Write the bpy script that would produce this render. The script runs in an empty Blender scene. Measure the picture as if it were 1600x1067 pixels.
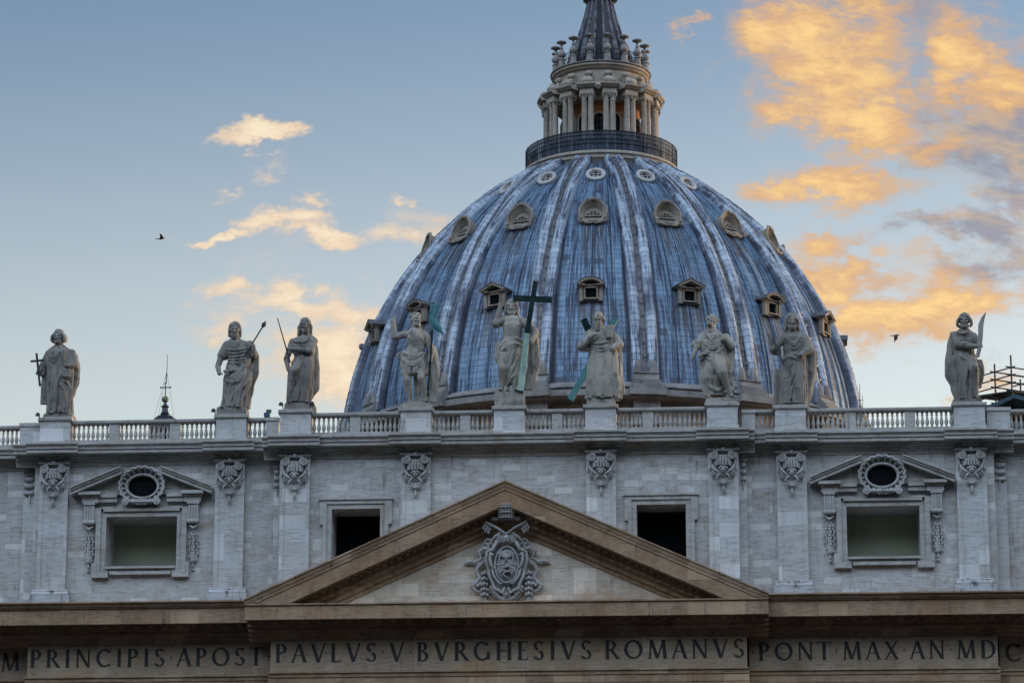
import bpy, math, random
from mathutils import Vector, Matrix, noise
R_ = math.radians
S = bpy.context.scene
# ------------------------------------------------------------------ camera
CAM = Vector((16.2, -219.0, 0.0)); YAW = R_(4.1843); PITCH = R_(14.1273); FPX = 5034.0
cd = bpy.data.cameras.new('camera'); cam = bpy.data.objects.new('camera', cd)
S.collection.objects.link(cam); S.camera = cam
cam.location = CAM; cam.rotation_euler = (R_(90) + PITCH, 0, YAW)
cd.sensor_width = 36; cd.lens = 36 * FPX / 1600; cd.clip_start = 1; cd.clip_end = 6000
FW = Vector((-math.sin(YAW) * math.cos(PITCH), math.cos(YAW) * math.cos(PITCH), math.sin(PITCH)))
RT = Vector((math.cos(YAW), math.sin(YAW), 0)); UP = RT.cross(FW)
def at(px, py, Y):
    "survey helper: the point of the photo (1600x1067) that lies on the vertical plane at depth Y"
    d = FW * FPX + RT * (px - 800) + UP * (533.5 - py)
    return CAM + d * ((Y - CAM.y) / d.y)
# ------------------------------------------------------------------ sky, sun, exposure
SUN_EL, SUN_AZ = R_(4.0), R_(62.0)          # low evening sun behind the building, to the right
W = bpy.data.worlds.new('World'); S.world = W; W.use_nodes = True
nt = W.node_tree; nt.nodes.clear()
def N(t, typ, **kw):
    n = t.nodes.new(typ)
    for k, v in kw.items(): setattr(n, k, v)
    return n
def setin(t, sock, v):
    if hasattr(v, 'is_output') or isinstance(v, bpy.types.NodeSocket): t.links.new(v, sock)
    elif v is not None: sock.default_value = v
def M(t, op, a, b=None, c=None, clamp=False):
    n = N(t, 'ShaderNodeMath', operation=op, use_clamp=clamp)
    for i, v in enumerate((a, b, c)):
        if v is not None: setin(t, n.inputs[i], v)
    return n.outputs[0]
def MIX(t, fac, a, b, mode='MIX'):
    n = N(t, 'ShaderNodeMix', data_type='RGBA', blend_type=mode)
    setin(t, n.inputs[0], fac); setin(t, n.inputs[6], a); setin(t, n.inputs[7], b)
    return n.outputs[2]
def SM(t, x, a, b):
    n = N(t, 'ShaderNodeMapRange', interpolation_type='SMOOTHSTEP')
    setin(t, n.inputs[0], x); n.inputs[1].default_value = a; n.inputs[2].default_value = b
    return n.outputs[0]
def c4(*c): return (c[0], c[1], c[2], 1.0)
sky = N(nt, 'ShaderNodeTexSky', sky_type='NISHITA', sun_disc=False, sun_elevation=SUN_EL, sun_rotation=SUN_AZ,
        altitude=50, air_density=1.0, dust_density=1.2, ozone_density=2.0)
tc = N(nt, 'ShaderNodeTexCoord'); sep = N(nt, 'ShaderNodeSeparateXYZ'); nt.links.new(tc.outputs['Generated'], sep.inputs[0])
ysafe = M(nt, 'MAXIMUM', sep.outputs[1], 0.02)
U_ = M(nt, 'DIVIDE', sep.outputs[0], ysafe); V_ = M(nt, 'DIVIDE', sep.outputs[2], ysafe)
west = SM(nt, sep.outputs[1], 0.1, 0.4)
#SKYCLOUDS
def duv(px, py):
    d = FW * FPX + RT * (px - 800) + UP * (533.5 - py); return d.x / d.y, d.z / d.y
KU = 1.0 / 4760
# evening clouds: bearing/elevation of each bank, half-sizes, weight; second list = the greyer, denser banks
GOLD = [(1270,60,125,80,1.05),(1340,35,110,50,.9),(1225,100,70,50,.8),(1285,160,100,60,1.05),(1360,195,90,56,1.05),(1330,120,90,70,.9),(1415,55,50,40,.55),(1510,85,60,85,.95),(1575,110,60,70,.7),(1440,150,48,22,.75),(1560,140,60,55,.7),
 (1300,292,120,38,1.0),(1385,270,32,16,.7),(1375,306,45,16,.7),(1475,235,60,30,.6),(1510,25,45,12,.6),(1600,50,30,30,.5),(1480,290,40,16,.5),
 (1320,435,115,38,1.0),(1400,495,120,42,1.0),(1490,465,90,40,.9),(1580,462,50,30,.7),(1470,412,70,16,.5),(1290,385,80,30,.75),(1250,430,50,40,.8),(1550,590,60,26,.6),(1490,606,40,12,.6),(1420,545,80,12,.25),
 (402,222,66,20,1.0),(420,272,44,18,.55),(350,298,26,8,.5),(474,310,32,16,.65),(425,346,74,20,.9),(505,372,66,18,.85),(328,364,58,12,.8),(640,321,26,8,.55),(560,372,16,9,.5),
 (640,366,90,26,.6),(336,442,40,30,.85),(455,472,120,28,.9),(540,488,90,26,.85),(300,432,26,12,.5),(345,515,56,26,.7),(430,520,70,22,.5),(530,555,95,52,.95),(550,610,80,40,1.0),(585,560,50,60,.8),(420,560,60,40,.5),(430,415,150,60,.34),(470,540,140,70,.42),(410,320,110,60,.26),(300,480,60,40,.3),(660,350,80,40,.4),
 (1058,42,28,13,.6),(1085,108,40,12,.35),(1195,195,28,14,.4),(690,345,40,18,.45)]
GREY = [(1400,20,110,50,.8),(1500,150,110,90,.6),(1560,215,90,80,1.0),(1490,235,70,50,.8),(1600,285,60,60,.8),(1460,362,95,26,.85),(1560,345,70,40,.8),(1330,385,90,22,.5),(1530,420,80,34,.7),(1580,400,60,60,.6),(1590,120,40,70,.6),(1560,560,70,40,.4)]
cw = N(nt, 'ShaderNodeCombineXYZ'); nt.links.new(U_, cw.inputs[0]); nt.links.new(M(nt, 'MULTIPLY', V_, 1.5), cw.inputs[1])
def warp(scale, detail, off):
    n = N(nt, 'ShaderNodeTexNoise', noise_dimensions='4D'); nt.links.new(cw.outputs[0], n.inputs['Vector']); n.inputs['W'].default_value = off
    n.inputs['Scale'].default_value = scale; n.inputs['Detail'].default_value = detail; n.inputs['Roughness'].default_value = .62
    s_ = N(nt, 'ShaderNodeSeparateColor'); nt.links.new(n.outputs['Color'], s_.inputs[0]); return s_.outputs[0], s_.outputs[1]
wa, wb = warp(34, 8, 3.7)
UW = M(nt, 'MULTIPLY_ADD', M(nt, 'SUBTRACT', wa, .5), .055, U_); VW = M(nt, 'MULTIPLY_ADD', M(nt, 'SUBTRACT', wb, .5), .040, V_)   # wind-torn outlines
def blobs(L, k=1.0):
    acc = None
    for (px, py, a, b, w) in L:
        u, v = duv(px, py)
        du = M(nt, 'MULTIPLY', M(nt, 'SUBTRACT', UW, u), 1 / (a * 1.12 * KU)); dv = M(nt, 'MULTIPLY', M(nt, 'SUBTRACT', VW, v), 1 / (b * 1.12 * KU))
        e = M(nt, 'MULTIPLY', M(nt, 'EXPONENT', M(nt, 'MULTIPLY', M(nt, 'MULTIPLY_ADD', du, du, M(nt, 'MULTIPLY', dv, dv)), -.9)), w * k)
        acc = e if acc is None else M(nt, 'SMOOTH_MAX', acc, e, 0.25)
    return M(nt, 'MULTIPLY', M(nt, 'MAXIMUM', M(nt, 'SUBTRACT', acc, .20), 0.), 1.25)
cv = N(nt, 'ShaderNodeCombineXYZ'); nt.links.new(M(nt, 'MULTIPLY_ADD', V_, .35, M(nt, 'MULTIPLY', U_, .8)), cv.inputs[0]); nt.links.new(M(nt, 'MULTIPLY', V_, 1.7), cv.inputs[1])
def noi(vec, scale, detail, rough, dist=0.0, off=0.0):
    n = N(nt, 'ShaderNodeTexNoise', noise_dimensions='4D'); nt.links.new(vec, n.inputs['Vector'])
    n.inputs['W'].default_value = off; n.inputs['Scale'].default_value = scale; n.inputs['Detail'].default_value = detail
    n.inputs['Roughness'].default_value = rough; n.inputs['Distortion'].default_value = dist
    return n.outputs[0]
n1 = noi(cv.outputs[0], 42, 10, .66, .5, 1.3); n2 = noi(cv.outputs[0], 130, 8, .66, .6, 5.1); n3 = noi(cv.outputs[0], 60, 9, .66, .4, 9.2)
nn = M(nt, 'ADD', M(nt, 'MULTIPLY', M(nt, 'SUBTRACT', n1, .5), 2.7), M(nt, 'MULTIPLY', M(nt, 'SUBTRACT', n2, .5), 1.5))
g_ = blobs(GOLD); y_ = blobs(GREY)
def dens(q): return M(nt, 'MULTIPLY_ADD', nn, M(nt, 'MINIMUM', M(nt, 'MULTIPLY_ADD', q, 1.7, .0), 1.0), M(nt, 'MULTIPLY', q, 1.3))
dg = dens(g_); dy = dens(y_)
ag = M(nt, 'MULTIPLY', SM(nt, dg, .10, .98), west); ay = M(nt, 'MULTIPLY', SM(nt, dy, .10, .92), west)
pale = M(nt, 'MULTIPLY', SM(nt, U_, -.12, .0), 1.0)      # the banks to the left are paler, to the right a deeper gold
gcol = MIX(nt, pale, c4(.90,.69,.49), c4(.80,.47,.23)); ghi = MIX(nt, pale, c4(1.06,.90,.66), c4(1.12,.75,.29))
gcol = MIX(nt, SM(nt, M(nt, 'ADD', dg, M(nt, 'MULTIPLY', M(nt, 'SUBTRACT', n3, .5), 3.0)), .5, 1.9), gcol, ghi)
gcol = MIX(nt, M(nt, 'MULTIPLY', SM(nt, M(nt, 'SUBTRACT', M(nt, 'MULTIPLY', n1, -1.), M(nt, 'MULTIPLY', n3, .8)), -.86, -.62), .55), gcol, MIX(nt, pale, c4(.78,.70,.64), c4(.55,.45,.42)))
ycol = MIX(nt, SM(nt, M(nt, 'ADD', n3, M(nt, 'MULTIPLY', M(nt, 'SUBTRACT', n1, .5), -.6)), .38, .66), c4(.33,.32,.38), c4(.66,.46,.29))
hs = N(nt, 'ShaderNodeHueSaturation'); hs.inputs['Saturation'].default_value = .62; nt.links.new(sky.outputs[0], hs.inputs['Color'])
tint = MIX(nt, SM(nt, V_, .20, .40), c4(1.16, 1.02, .91), c4(.44, .53, .64))        # pale near the roofs, deeper blue above
band = M(nt, 'MULTIPLY', M(nt, 'MULTIPLY', SM(nt, sep.outputs[2], .30, .62), M(nt, 'MULTIPLY_ADD', SM(nt, sep.outputs[2], .70, .98), -.82, 1.)), M(nt, 'MULTIPLY_ADD', SM(nt, M(nt, 'MULTIPLY', sep.outputs[1], -1.), .0, .45), .6, .4))
low = MIX(nt, band, c4(.015, .016, .02), c4(7.9, 7.5, 7.3))  # unseen eastern sky shaped: darkened low, bright band added to light the facade
eastw = SM(nt, sep.outputs[1], .02, .30)
base = MIX(nt, 1.0, hs.outputs[0], MIX(nt, eastw, low, tint), 'MULTIPLY')
SKYGAIN = 0.12
sky_s = N(nt, 'ShaderNodeVectorMath', operation='SCALE'); nt.links.new(base, sky_s.inputs[0]); sky_s.inputs[3].default_value = 1.0
CL = 1.0
bgS = N(nt, 'ShaderNodeBackground'); bgS.inputs[1].default_value = SKYGAIN; nt.links.new(sky_s.outputs[0], bgS.inputs[0])
bgY = N(nt, 'ShaderNodeBackground'); nt.links.new(ycol, bgY.inputs[0])
bgG = N(nt, 'ShaderNodeBackground'); nt.links.new(gcol, bgG.inputs[0])
ms1 = N(nt, 'ShaderNodeMixShader'); ms2 = N(nt, 'ShaderNodeMixShader')
nt.links.new(M(nt, 'MULTIPLY', ay, .85), ms1.inputs[0]); nt.links.new(bgS.outputs[0], ms1.inputs[1]); nt.links.new(bgY.outputs[0], ms1.inputs[2])
nt.links.new(M(nt, 'MULTIPLY', ag, .92), ms2.inputs[0]); nt.links.new(ms1.outputs[0], ms2.inputs[1]); nt.links.new(bgG.outputs[0], ms2.inputs[2])
wo = N(nt, 'ShaderNodeOutputWorld'); nt.links.new(ms2.outputs[0], wo.inputs[0])
EXPO = 2.0
bgY.inputs[1].default_value = bgG.inputs[1].default_value = 0.95 / 2 ** EXPO
ld = bpy.data.lights.new('sun', 'SUN'); ld.energy = 0.6; ld.angle = R_(.5); ld.color = (1, .72, .42)
sun = bpy.data.objects.new('sun', ld); S.collection.objects.link(sun)
sdir = Vector((math.sin(SUN_AZ) * math.cos(SUN_EL), math.cos(SUN_AZ) * math.cos(SUN_EL), math.sin(SUN_EL)))
sun.rotation_euler = (-sdir).to_track_quat('-Z', 'Y').to_euler(); sun.location = sdir * 400
S.view_settings.view_transform = 'Standard'; S.view_settings.look = 'None'; S.view_settings.exposure = EXPO; S.view_settings.gamma = 1
# ------------------------------------------------------------------ helpers
COL = S.collection; WL = {}
random.seed(7)
def tag(o, label=None, cat=None, group=None, kind=None):
    for k, v in (('label', label), ('category', cat), ('group', group), ('kind', kind)):
        if v: o[k] = v
    return o
def thing(name, loc, label, cat, group=None, rz=0):
    o = bpy.data.objects.new(name, None); COL.objects.link(o); o.location = loc; o.rotation_euler.z = rz
    o.empty_display_size = .5; WL[o] = Vector(loc); return tag(o, label, cat, group)
def copy_tree(o, parent=None):
    c = o.copy(); COL.objects.link(c)
    if parent is not None: c.parent = parent
    for ch in list(o.children): copy_tree(ch, c)
    return c
class MB:
    def __init__(s): s.v = []; s.f = []; s.s = []; s.uv = None
    def add(s, vs, fs, smooth=False):
        b = len(s.v); s.v.extend([tuple(p) for p in vs])
        for f in fs: s.f.append([b + i for i in f]); s.s.append(smooth)
        return s
    def box(s, x0, x1, y0, y1, z0, z1):
        return s.add([(x0,y0,z0),(x1,y0,z0),(x1,y1,z0),(x0,y1,z0),(x0,y0,z1),(x1,y0,z1),(x1,y1,z1),(x0,y1,z1)],
                     [(3,2,1,0),(4,5,6,7),(0,1,5,4),(1,2,6,5),(2,3,7,6),(3,0,4,7)])
    def obox(s, c, hx, hy, hz, m=None):
        vs = [Vector((a*hx, b*hy, d*hz)) for d in (-1,1) for b in (-1,1) for a in (-1,1)]
        if m is not None: vs = [m @ p for p in vs]
        c = Vector(c)
        return s.add([c + p for p in vs], [(2,3,1,0),(4,5,7,6),(0,1,5,4),(1,3,7,5),(3,2,6,7),(2,0,4,6)])
    def bar(s, p, q, w, h, up=(0,0,1)):
        p = Vector(p); q = Vector(q); d = (q - p).normalized(); u = Vector(up); x = d.cross(u)
        if x.length < 1e-4: x = d.cross(Vector((1,0,0)))
        x.normalize(); u = x.cross(d)
        vs = []
        for e in (p, q):
            for a, b in ((-1,-1),(1,-1),(1,1),(-1,1)): vs.append(e + x*a*w/2 + u*b*h/2)
        return s.add(vs, [(3,2,1,0),(4,5,6,7),(0,1,5,4),(1,2,6,5),(2,3,7,6),(3,0,4,7)])
    def ext(s, prof, x0, x1):
        "closed (y,z) profile swept along x"
        n = len(prof)
        vs = [(x0, y, z) for y, z in prof] + [(x1, y, z) for y, z in prof]
        fs = [(i, (i+1) % n, n + (i+1) % n, n + i) for i in range(n)] + [tuple(range(n-1, -1, -1)), tuple(range(n, 2*n))]
        return s.add(vs, fs)
    def prism(s, poly, y0, y1):
        "(x,z) outline between two depths"
        n = len(poly)
        vs = [(x, y0, z) for x, z in poly] + [(x, y1, z) for x, z in poly]
        fs = [(i, (i+1) % n, n + (i+1) % n, n + i) for i in range(n)] + [tuple(range(n-1, -1, -1)), tuple(range(n, 2*n))]
        return s.add(vs, fs)
    def lathe(s, prof, c=(0,0,0), n=24, a0=0., a1=2*math.pi, sx=1., sy=1., smooth=True):
        full = abs(a1 - a0 - 2*math.pi) < 1e-6; m = n if full else n + 1
        vs = []
        for r, z in prof:
            for i in range(m):
                a = a0 + (a1 - a0) * i / n
                vs.append((c[0] + r*sx*math.cos(a), c[1] + r*sy*math.sin(a), c[2] + z))
        fs = []
        for j in range(len(prof) - 1):
            for i in range(n):
                k = (i + 1) % m
                fs.append((j*m + i, j*m + k, (j+1)*m + k, (j+1)*m + i))
        return s.add(vs, fs, smooth)
    def tube(s, pts, rad, n=8, caps=True, closed=False, flat=1.0, ref=None):
        pts = [Vector(p) for p in pts]; k = len(pts)
        if not hasattr(rad, '__len__'): rad = [rad] * k
        vs = []; X = None
        for i, p in enumerate(pts):
            if closed: d = pts[(i+1) % k] - pts[i-1]
            else: d = pts[min(i+1, k-1)] - pts[max(i-1, 0)]
            d.normalize()
            if X is None:
                X = d.cross(Vector(ref) if ref else Vector((0,1,0)) if abs(d.y) < .9 else Vector((1,0,0)))
            else: X = X - d * X.dot(d)
            X.normalize(); Y = d.cross(X)
            for j in range(n):
                a = 2*math.pi*j/n; vs.append(p + (X*math.cos(a) + Y*math.sin(a)*flat) * rad[i])
        fs = []
        for i in range(k if closed else k-1):
            for j in range(n):
                q = (i+1) % k
                fs.append((i*n + j, i*n + (j+1) % n, q*n + (j+1) % n, q*n + j))
        if caps and not closed: fs += [tuple(range(n-1,-1,-1)), tuple(range((k-1)*n, k*n))]
        return s.add(vs, fs, True)
    def ell(s, c, r, nu=12, nv=8, m=None):
        if not hasattr(r, '__len__'): r = (r, r, r)
        c = Vector(c); vs = [Vector((0,0,-r[2]))]
        for j in range(1, nv):
            t = math.pi*j/nv - math.pi/2
            for i in range(nu):
                a = 2*math.pi*i/nu; vs.append(Vector((r[0]*math.cos(t)*math.cos(a), r[1]*math.cos(t)*math.sin(a), r[2]*math.sin(t))))
        vs.append(Vector((0,0,r[2]))); L = len(vs) - 1; fs = []
        for i in range(nu):
            k = (i+1) % nu
            fs.append((0, 1+k, 1+i)); fs.append((L, L-nu+i, L-nu+k))
            for j in range(nv-2): fs.append((1+j*nu+i, 1+j*nu+k, 1+(j+1)*nu+k, 1+(j+1)*nu+i))
        if m is not None: vs = [m @ p for p in vs]
        return s.add([c + p for p in vs], fs, True)
    def cap(s, p, q, r1, r2, n=10):
        "tapered capsule"
        p = Vector(p); q = Vector(q); d = q - p; L = max(d.length, 1e-5); d = d / L
        pts = []; rad = []
        for t in (-.96, -.7, -.35, 0): pts.append(p + d*r1*t); rad.append(r1*math.sqrt(max(0, 1-t*t)))
        for t in (0, .35, .7, .96): pts.append(q + d*r2*t); rad.append(r2*math.sqrt(max(0, 1-t*t)))
        return s.tube(pts, rad, n)
    def chain(s, pts, rad, n=10):
        for i in range(len(pts)-1): s.cap(pts[i], pts[i+1], rad[i], rad[i+1], n)
        return s
    def join(s, o, m=None, smooth=None):
        vs = [m @ Vector(p) for p in o.v] if m is not None else o.v
        b = len(s.v); s.v.extend([tuple(p) for p in vs])
        for f, q in zip(o.f, o.s): s.f.append([b+i for i in f]); s.s.append(q)
        return s
    def mesh(s, name, mat, org=(0,0,0)):
        me = bpy.data.meshes.new(name); org = Vector(org)
        me.from_pydata([Vector(p) - org for p in s.v], [], s.f)
        me.polygons.foreach_set('use_smooth', s.s)
        if any(s.s): me.set_sharp_from_angle(angle=R_(42))
        if s.uv:
            ul = me.uv_layers.new(name='UVMap')
            for li, l in enumerate(me.loops): ul.data[li].uv = s.uv[l.vertex_index]
        me.materials.append(mat); me.update(); return me
    def build(s, name, mat, parent=None, local=False, org=None):
        "world-space vertices (local=True: already in the parent's frame); origin at the middle of the mesh"
        lo = [min(p[i] for p in s.v) for i in range(3)]; hi = [max(p[i] for p in s.v) for i in range(3)]
        if org is None: org = ((lo[0]+hi[0])/2, (lo[1]+hi[1])/2, lo[2])
        org = Vector(org)
        o = bpy.data.objects.new(name, s.mesh(name, mat, org)); COL.objects.link(o)
        if parent is not None:
            o.parent = parent; o.location = org if local else org - WL[parent]
        else: o.location = org
        if not local: WL[o] = org
        return o
def place(src, parent, loc, rz=0):
    "a further copy of a part (with its sub-parts) under the same or another parent, location in the parent's frame"
    c = copy_tree(src, parent); c.location = loc; c.rotation_euler.z = rz; return c
# ------------------------------------------------------------------ materials
def mat(name):
    m = bpy.data.materials.new(name); m.use_nodes = True; t = m.node_tree
    b = t.nodes['Principled BSDF']; return m, t, b
def tnoise(t, vec, scale, detail=5, rough=.6, sx=1, sy=1, sz=1, dist=0):
    mp = N(t, 'ShaderNodeMapping'); t.links.new(vec, mp.inputs[0]); mp.inputs['Scale'].default_value = (sx, sy, sz)
    n = N(t, 'ShaderNodeTexNoise'); t.links.new(mp.outputs[0], n.inputs['Vector'])
    n.inputs['Scale'].default_value = scale; n.inputs['Detail'].default_value = detail; n.inputs['Roughness'].default_value = rough; n.inputs['Distortion'].default_value = dist
    return n.outputs[0]
def stone(name, c0, c1, dirt, blocks=None, stain=None, streak=.55, rough=.85, bump=.25, amount=.75, grime=None, bed=1.):
    m, t, b = mat(name); g = N(t, 'ShaderNodeNewGeometry'); P = g.outputs['Position']
    big = tnoise(t, P, .55, 6, .62, 1, 1, .8); fine = tnoise(t, P, 5.5, 6, .65, .5, 1, 1.6)
    vein = tnoise(t, P, 3.0, 5, .7, .42, .6, 2.6)                       # travertine's horizontal bedding
    col = MIX(t, SM(t, big, .3, .7), c4(*c0), c4(*c1))
    col = MIX(t, M(t, 'MULTIPLY', SM(t, vein, .46, .66), .62 * bed), col, c4(*[x*.55 for x in c0]))
    hgt = M(t, 'ADD', fine, M(t, 'MULTIPLY', vein, .6 * bed))
    if blocks:
        sp = N(t, 'ShaderNodeSeparateXYZ'); t.links.new(P, sp.inputs[0]); cb = N(t, 'ShaderNodeCombineXYZ')
        t.links.new(M(t, 'ADD', sp.outputs[0], M(t, 'MULTIPLY', sp.outputs[1], .7)), cb.inputs[0]); t.links.new(sp.outputs[2], cb.inputs[1])
        br = N(t, 'ShaderNodeTexBrick'); t.links.new(cb.outputs[0], br.inputs[0]); br.inputs['Scale'].default_value = 1
        br.inputs['Brick Width'].default_value = blocks[0]; br.inputs['Row Height'].default_value = blocks[1]
        br.inputs['Mortar Size'].default_value = .012; br.inputs['Mortar Smooth'].default_value = .4; br.inputs['Bias'].default_value = 0
        br.inputs['Color1'].default_value = c4(.80,.79,.78); br.inputs['Color2'].default_value = c4(1.08,1.08,1.10); br.inputs['Mortar'].default_value = c4(.66,.64,.62)
        br.offset = .42; br.squash = 1.35; br.squash_frequency = 3
        wn = N(t, 'ShaderNodeTexWhiteNoise', noise_dimensions='2D'); fb = N(t, 'ShaderNodeCombineXYZ'); sp2 = N(t, 'ShaderNodeSeparateXYZ'); t.links.new(cb.outputs[0], sp2.inputs[0])
        t.links.new(M(t, 'FLOOR', M(t, 'DIVIDE', sp2.outputs[0], blocks[0]*.8)), fb.inputs[0]); t.links.new(M(t, 'FLOOR', M(t, 'DIVIDE', sp2.outputs[1], blocks[1])), fb.inputs[1]); t.links.new(fb.outputs[0], wn.inputs[0])
        col = MIX(t, M(t, 'MULTIPLY', SM(t, wn.outputs[0], .86, .9), .5), col, c4(*[min(1., x*1.45) for x in c1]))          # paler repair blocks
        col = MIX(t, blocks[2] if len(blocks) > 2 else 1., col, MIX(t, 1., col, br.outputs[0], 'MULTIPLY'))
    if stain:                                                            # rusty patches in some of the stone
        st = tnoise(t, P, .42, 4, .6, .7, 1, 1.2, .4); col = MIX(t, M(t, 'MULTIPLY', SM(t, st, .52, .72), .55), col, c4(*stain))
    dr = tnoise(t, P, 2.2, 6, .7, 1.6, 1.6, .16); dr2 = tnoise(t, P, .9, 4, .6)
    k = M(t, 'MULTIPLY', SM(t, dr, .5, .74), SM(t, dr2, .38, .62))
    col = MIX(t, M(t, 'MULTIPLY', k, streak), col, c4(*dirt))
    sp_ = tnoise(t, P, 9, 7, .75); col = MIX(t, M(t, 'MULTIPLY', SM(t, sp_, .58, .72), amount * .6), col, c4(*dirt))
    if grime:
        gr = tnoise(t, P, 1.3, 8, .75, 1, 1, .7); col = MIX(t, SM(t, gr, .53, .63), col, c4(*grime))
    t.links.new(col, b.inputs['Base Color']); b.inputs['Roughness'].default_value = rough; b.inputs['Specular IOR Level'].default_value = .25
    bp = N(t, 'ShaderNodeBump'); bp.inputs['Strength'].default_value = bump; bp.inputs['Distance'].default_value = .06
    t.links.new(hgt, bp.inputs['Height']); t.links.new(bp.outputs[0], b.inputs['Normal'])
    return m
def plain(name, col, rough=.7, metal=0, var=.35, scale=3., spec=.4):
    m, t, b = mat(name); g = N(t, 'ShaderNodeNewGeometry'); n = tnoise(t, g.outputs['Position'], scale, 6, .65)
    t.links.new(MIX(t, SM(t, n, .3, .7), c4(*[x*(1-var) for x in col]), c4(*[min(1, x*(1+var)) for x in col])), b.inputs['Base Color'])
    b.inputs['Roughness'].default_value = rough; b.inputs['Metallic'].default_value = metal; b.inputs['Specular IOR Level'].default_value = spec
    return m
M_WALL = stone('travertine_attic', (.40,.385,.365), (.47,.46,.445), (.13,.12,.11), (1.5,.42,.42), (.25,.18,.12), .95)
M_PIL = stone('travertine_pilaster', (.42,.41,.395), (.49,.485,.475), (.13,.125,.12), (2.1,.95,.6), None, .5)
M_TRIM = stone('travertine_trim', (.34,.325,.30), (.42,.405,.38), (.07,.065,.06), None, (.25,.2,.15), .8)
M_BASE = stone('travertine_weathered_base', (.40,.40,.40), (.46,.47,.48), (.04,.045,.05), None, None, .8, grime=(.10,.11,.12))
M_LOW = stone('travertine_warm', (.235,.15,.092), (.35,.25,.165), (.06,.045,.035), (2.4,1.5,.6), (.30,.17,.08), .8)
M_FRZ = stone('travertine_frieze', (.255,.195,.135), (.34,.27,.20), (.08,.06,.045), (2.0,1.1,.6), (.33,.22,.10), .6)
M_TYM = stone('travertine_tympanum', (.47,.39,.31), (.56,.48,.39), (.14,.10,.075), (1.9,.9,.9), (.33,.2,.12), .5)
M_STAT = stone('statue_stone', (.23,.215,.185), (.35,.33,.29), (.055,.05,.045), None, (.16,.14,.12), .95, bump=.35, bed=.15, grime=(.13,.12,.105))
M_STAT_SHADE = stone('statue_stone_shaded', (.155,.145,.13), (.25,.235,.21), (.045,.042,.04), None, (.12,.11,.095), .95, bump=.35, bed=.15, grime=(.09,.083,.075))  # same statue stone, with the shade on the outer figures put into its colour
M_CARV = stone('carved_stone', (.30,.29,.275), (.42,.41,.395), (.06,.055,.05), None, None, .8, bed=.2)
M_ARMS = stone('arms_stone', (.29,.28,.27), (.42,.41,.395), (.05,.045,.04), None, None, .8, bed=.2)
M_DORM = stone('dormer_stone', (.19,.165,.135), (.29,.26,.22), (.035,.03,.03), None, (.15,.11,.075), .95, bed=.3)
M_LANT = stone('lantern_stone', (.32,.28,.235), (.42,.38,.325), (.07,.06,.055), None, (.33,.25,.17), .8)
M_BRICK = stone('lantern_brick', (.36,.15,.06), (.44,.21,.09), (.10,.05,.03), (.5,.16,.6), None, .5)
M_DRUM = stone('drum_brick', (.30,.20,.13), (.38,.28,.19), (.07,.05,.04), None, None, .6)
M_INK = plain('inlaid_letter', (.008,.007,.006), .6)
M_VOID = plain('dark_glass', (.006,.007,.008), .9, 0, .3, 3., .05)
M_SCREEN = plain('window_screen', (.16,.175,.13), .8)
M_PANEL = plain('window_panel', (.27,.285,.205), .8, 0, .06, .6)
M_IRON = plain('dark_iron', (.022,.025,.03), .5, .3)
M_TEAL = stone('teal_bronze', (.04,.15,.16), (.08,.24,.24), (.015,.03,.03), None, None, .9, .55)
M_TEALD = plain('dark_bronze', (.008,.022,.022), .85, .0, .6, 2., .15)
M_TEALP = stone('pale_bronze', (.20,.31,.26), (.30,.42,.36), (.05,.08,.07), None, None, .9, .6)
M_GLAZE = plain('window_glass', (.03,.05,.07), .15, 0, .4)
M_TARP = plain('dark_tarpaulin', (.02,.05,.07), .6)
M_TARPB = plain('blue_tarpaulin', (.025,.075,.10), .6)
M_BIRD = plain('bird_feathers', (.03,.028,.03), .8)
M_WOOD = plain('scaffold_boards', (.05,.05,.05), .8)
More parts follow.
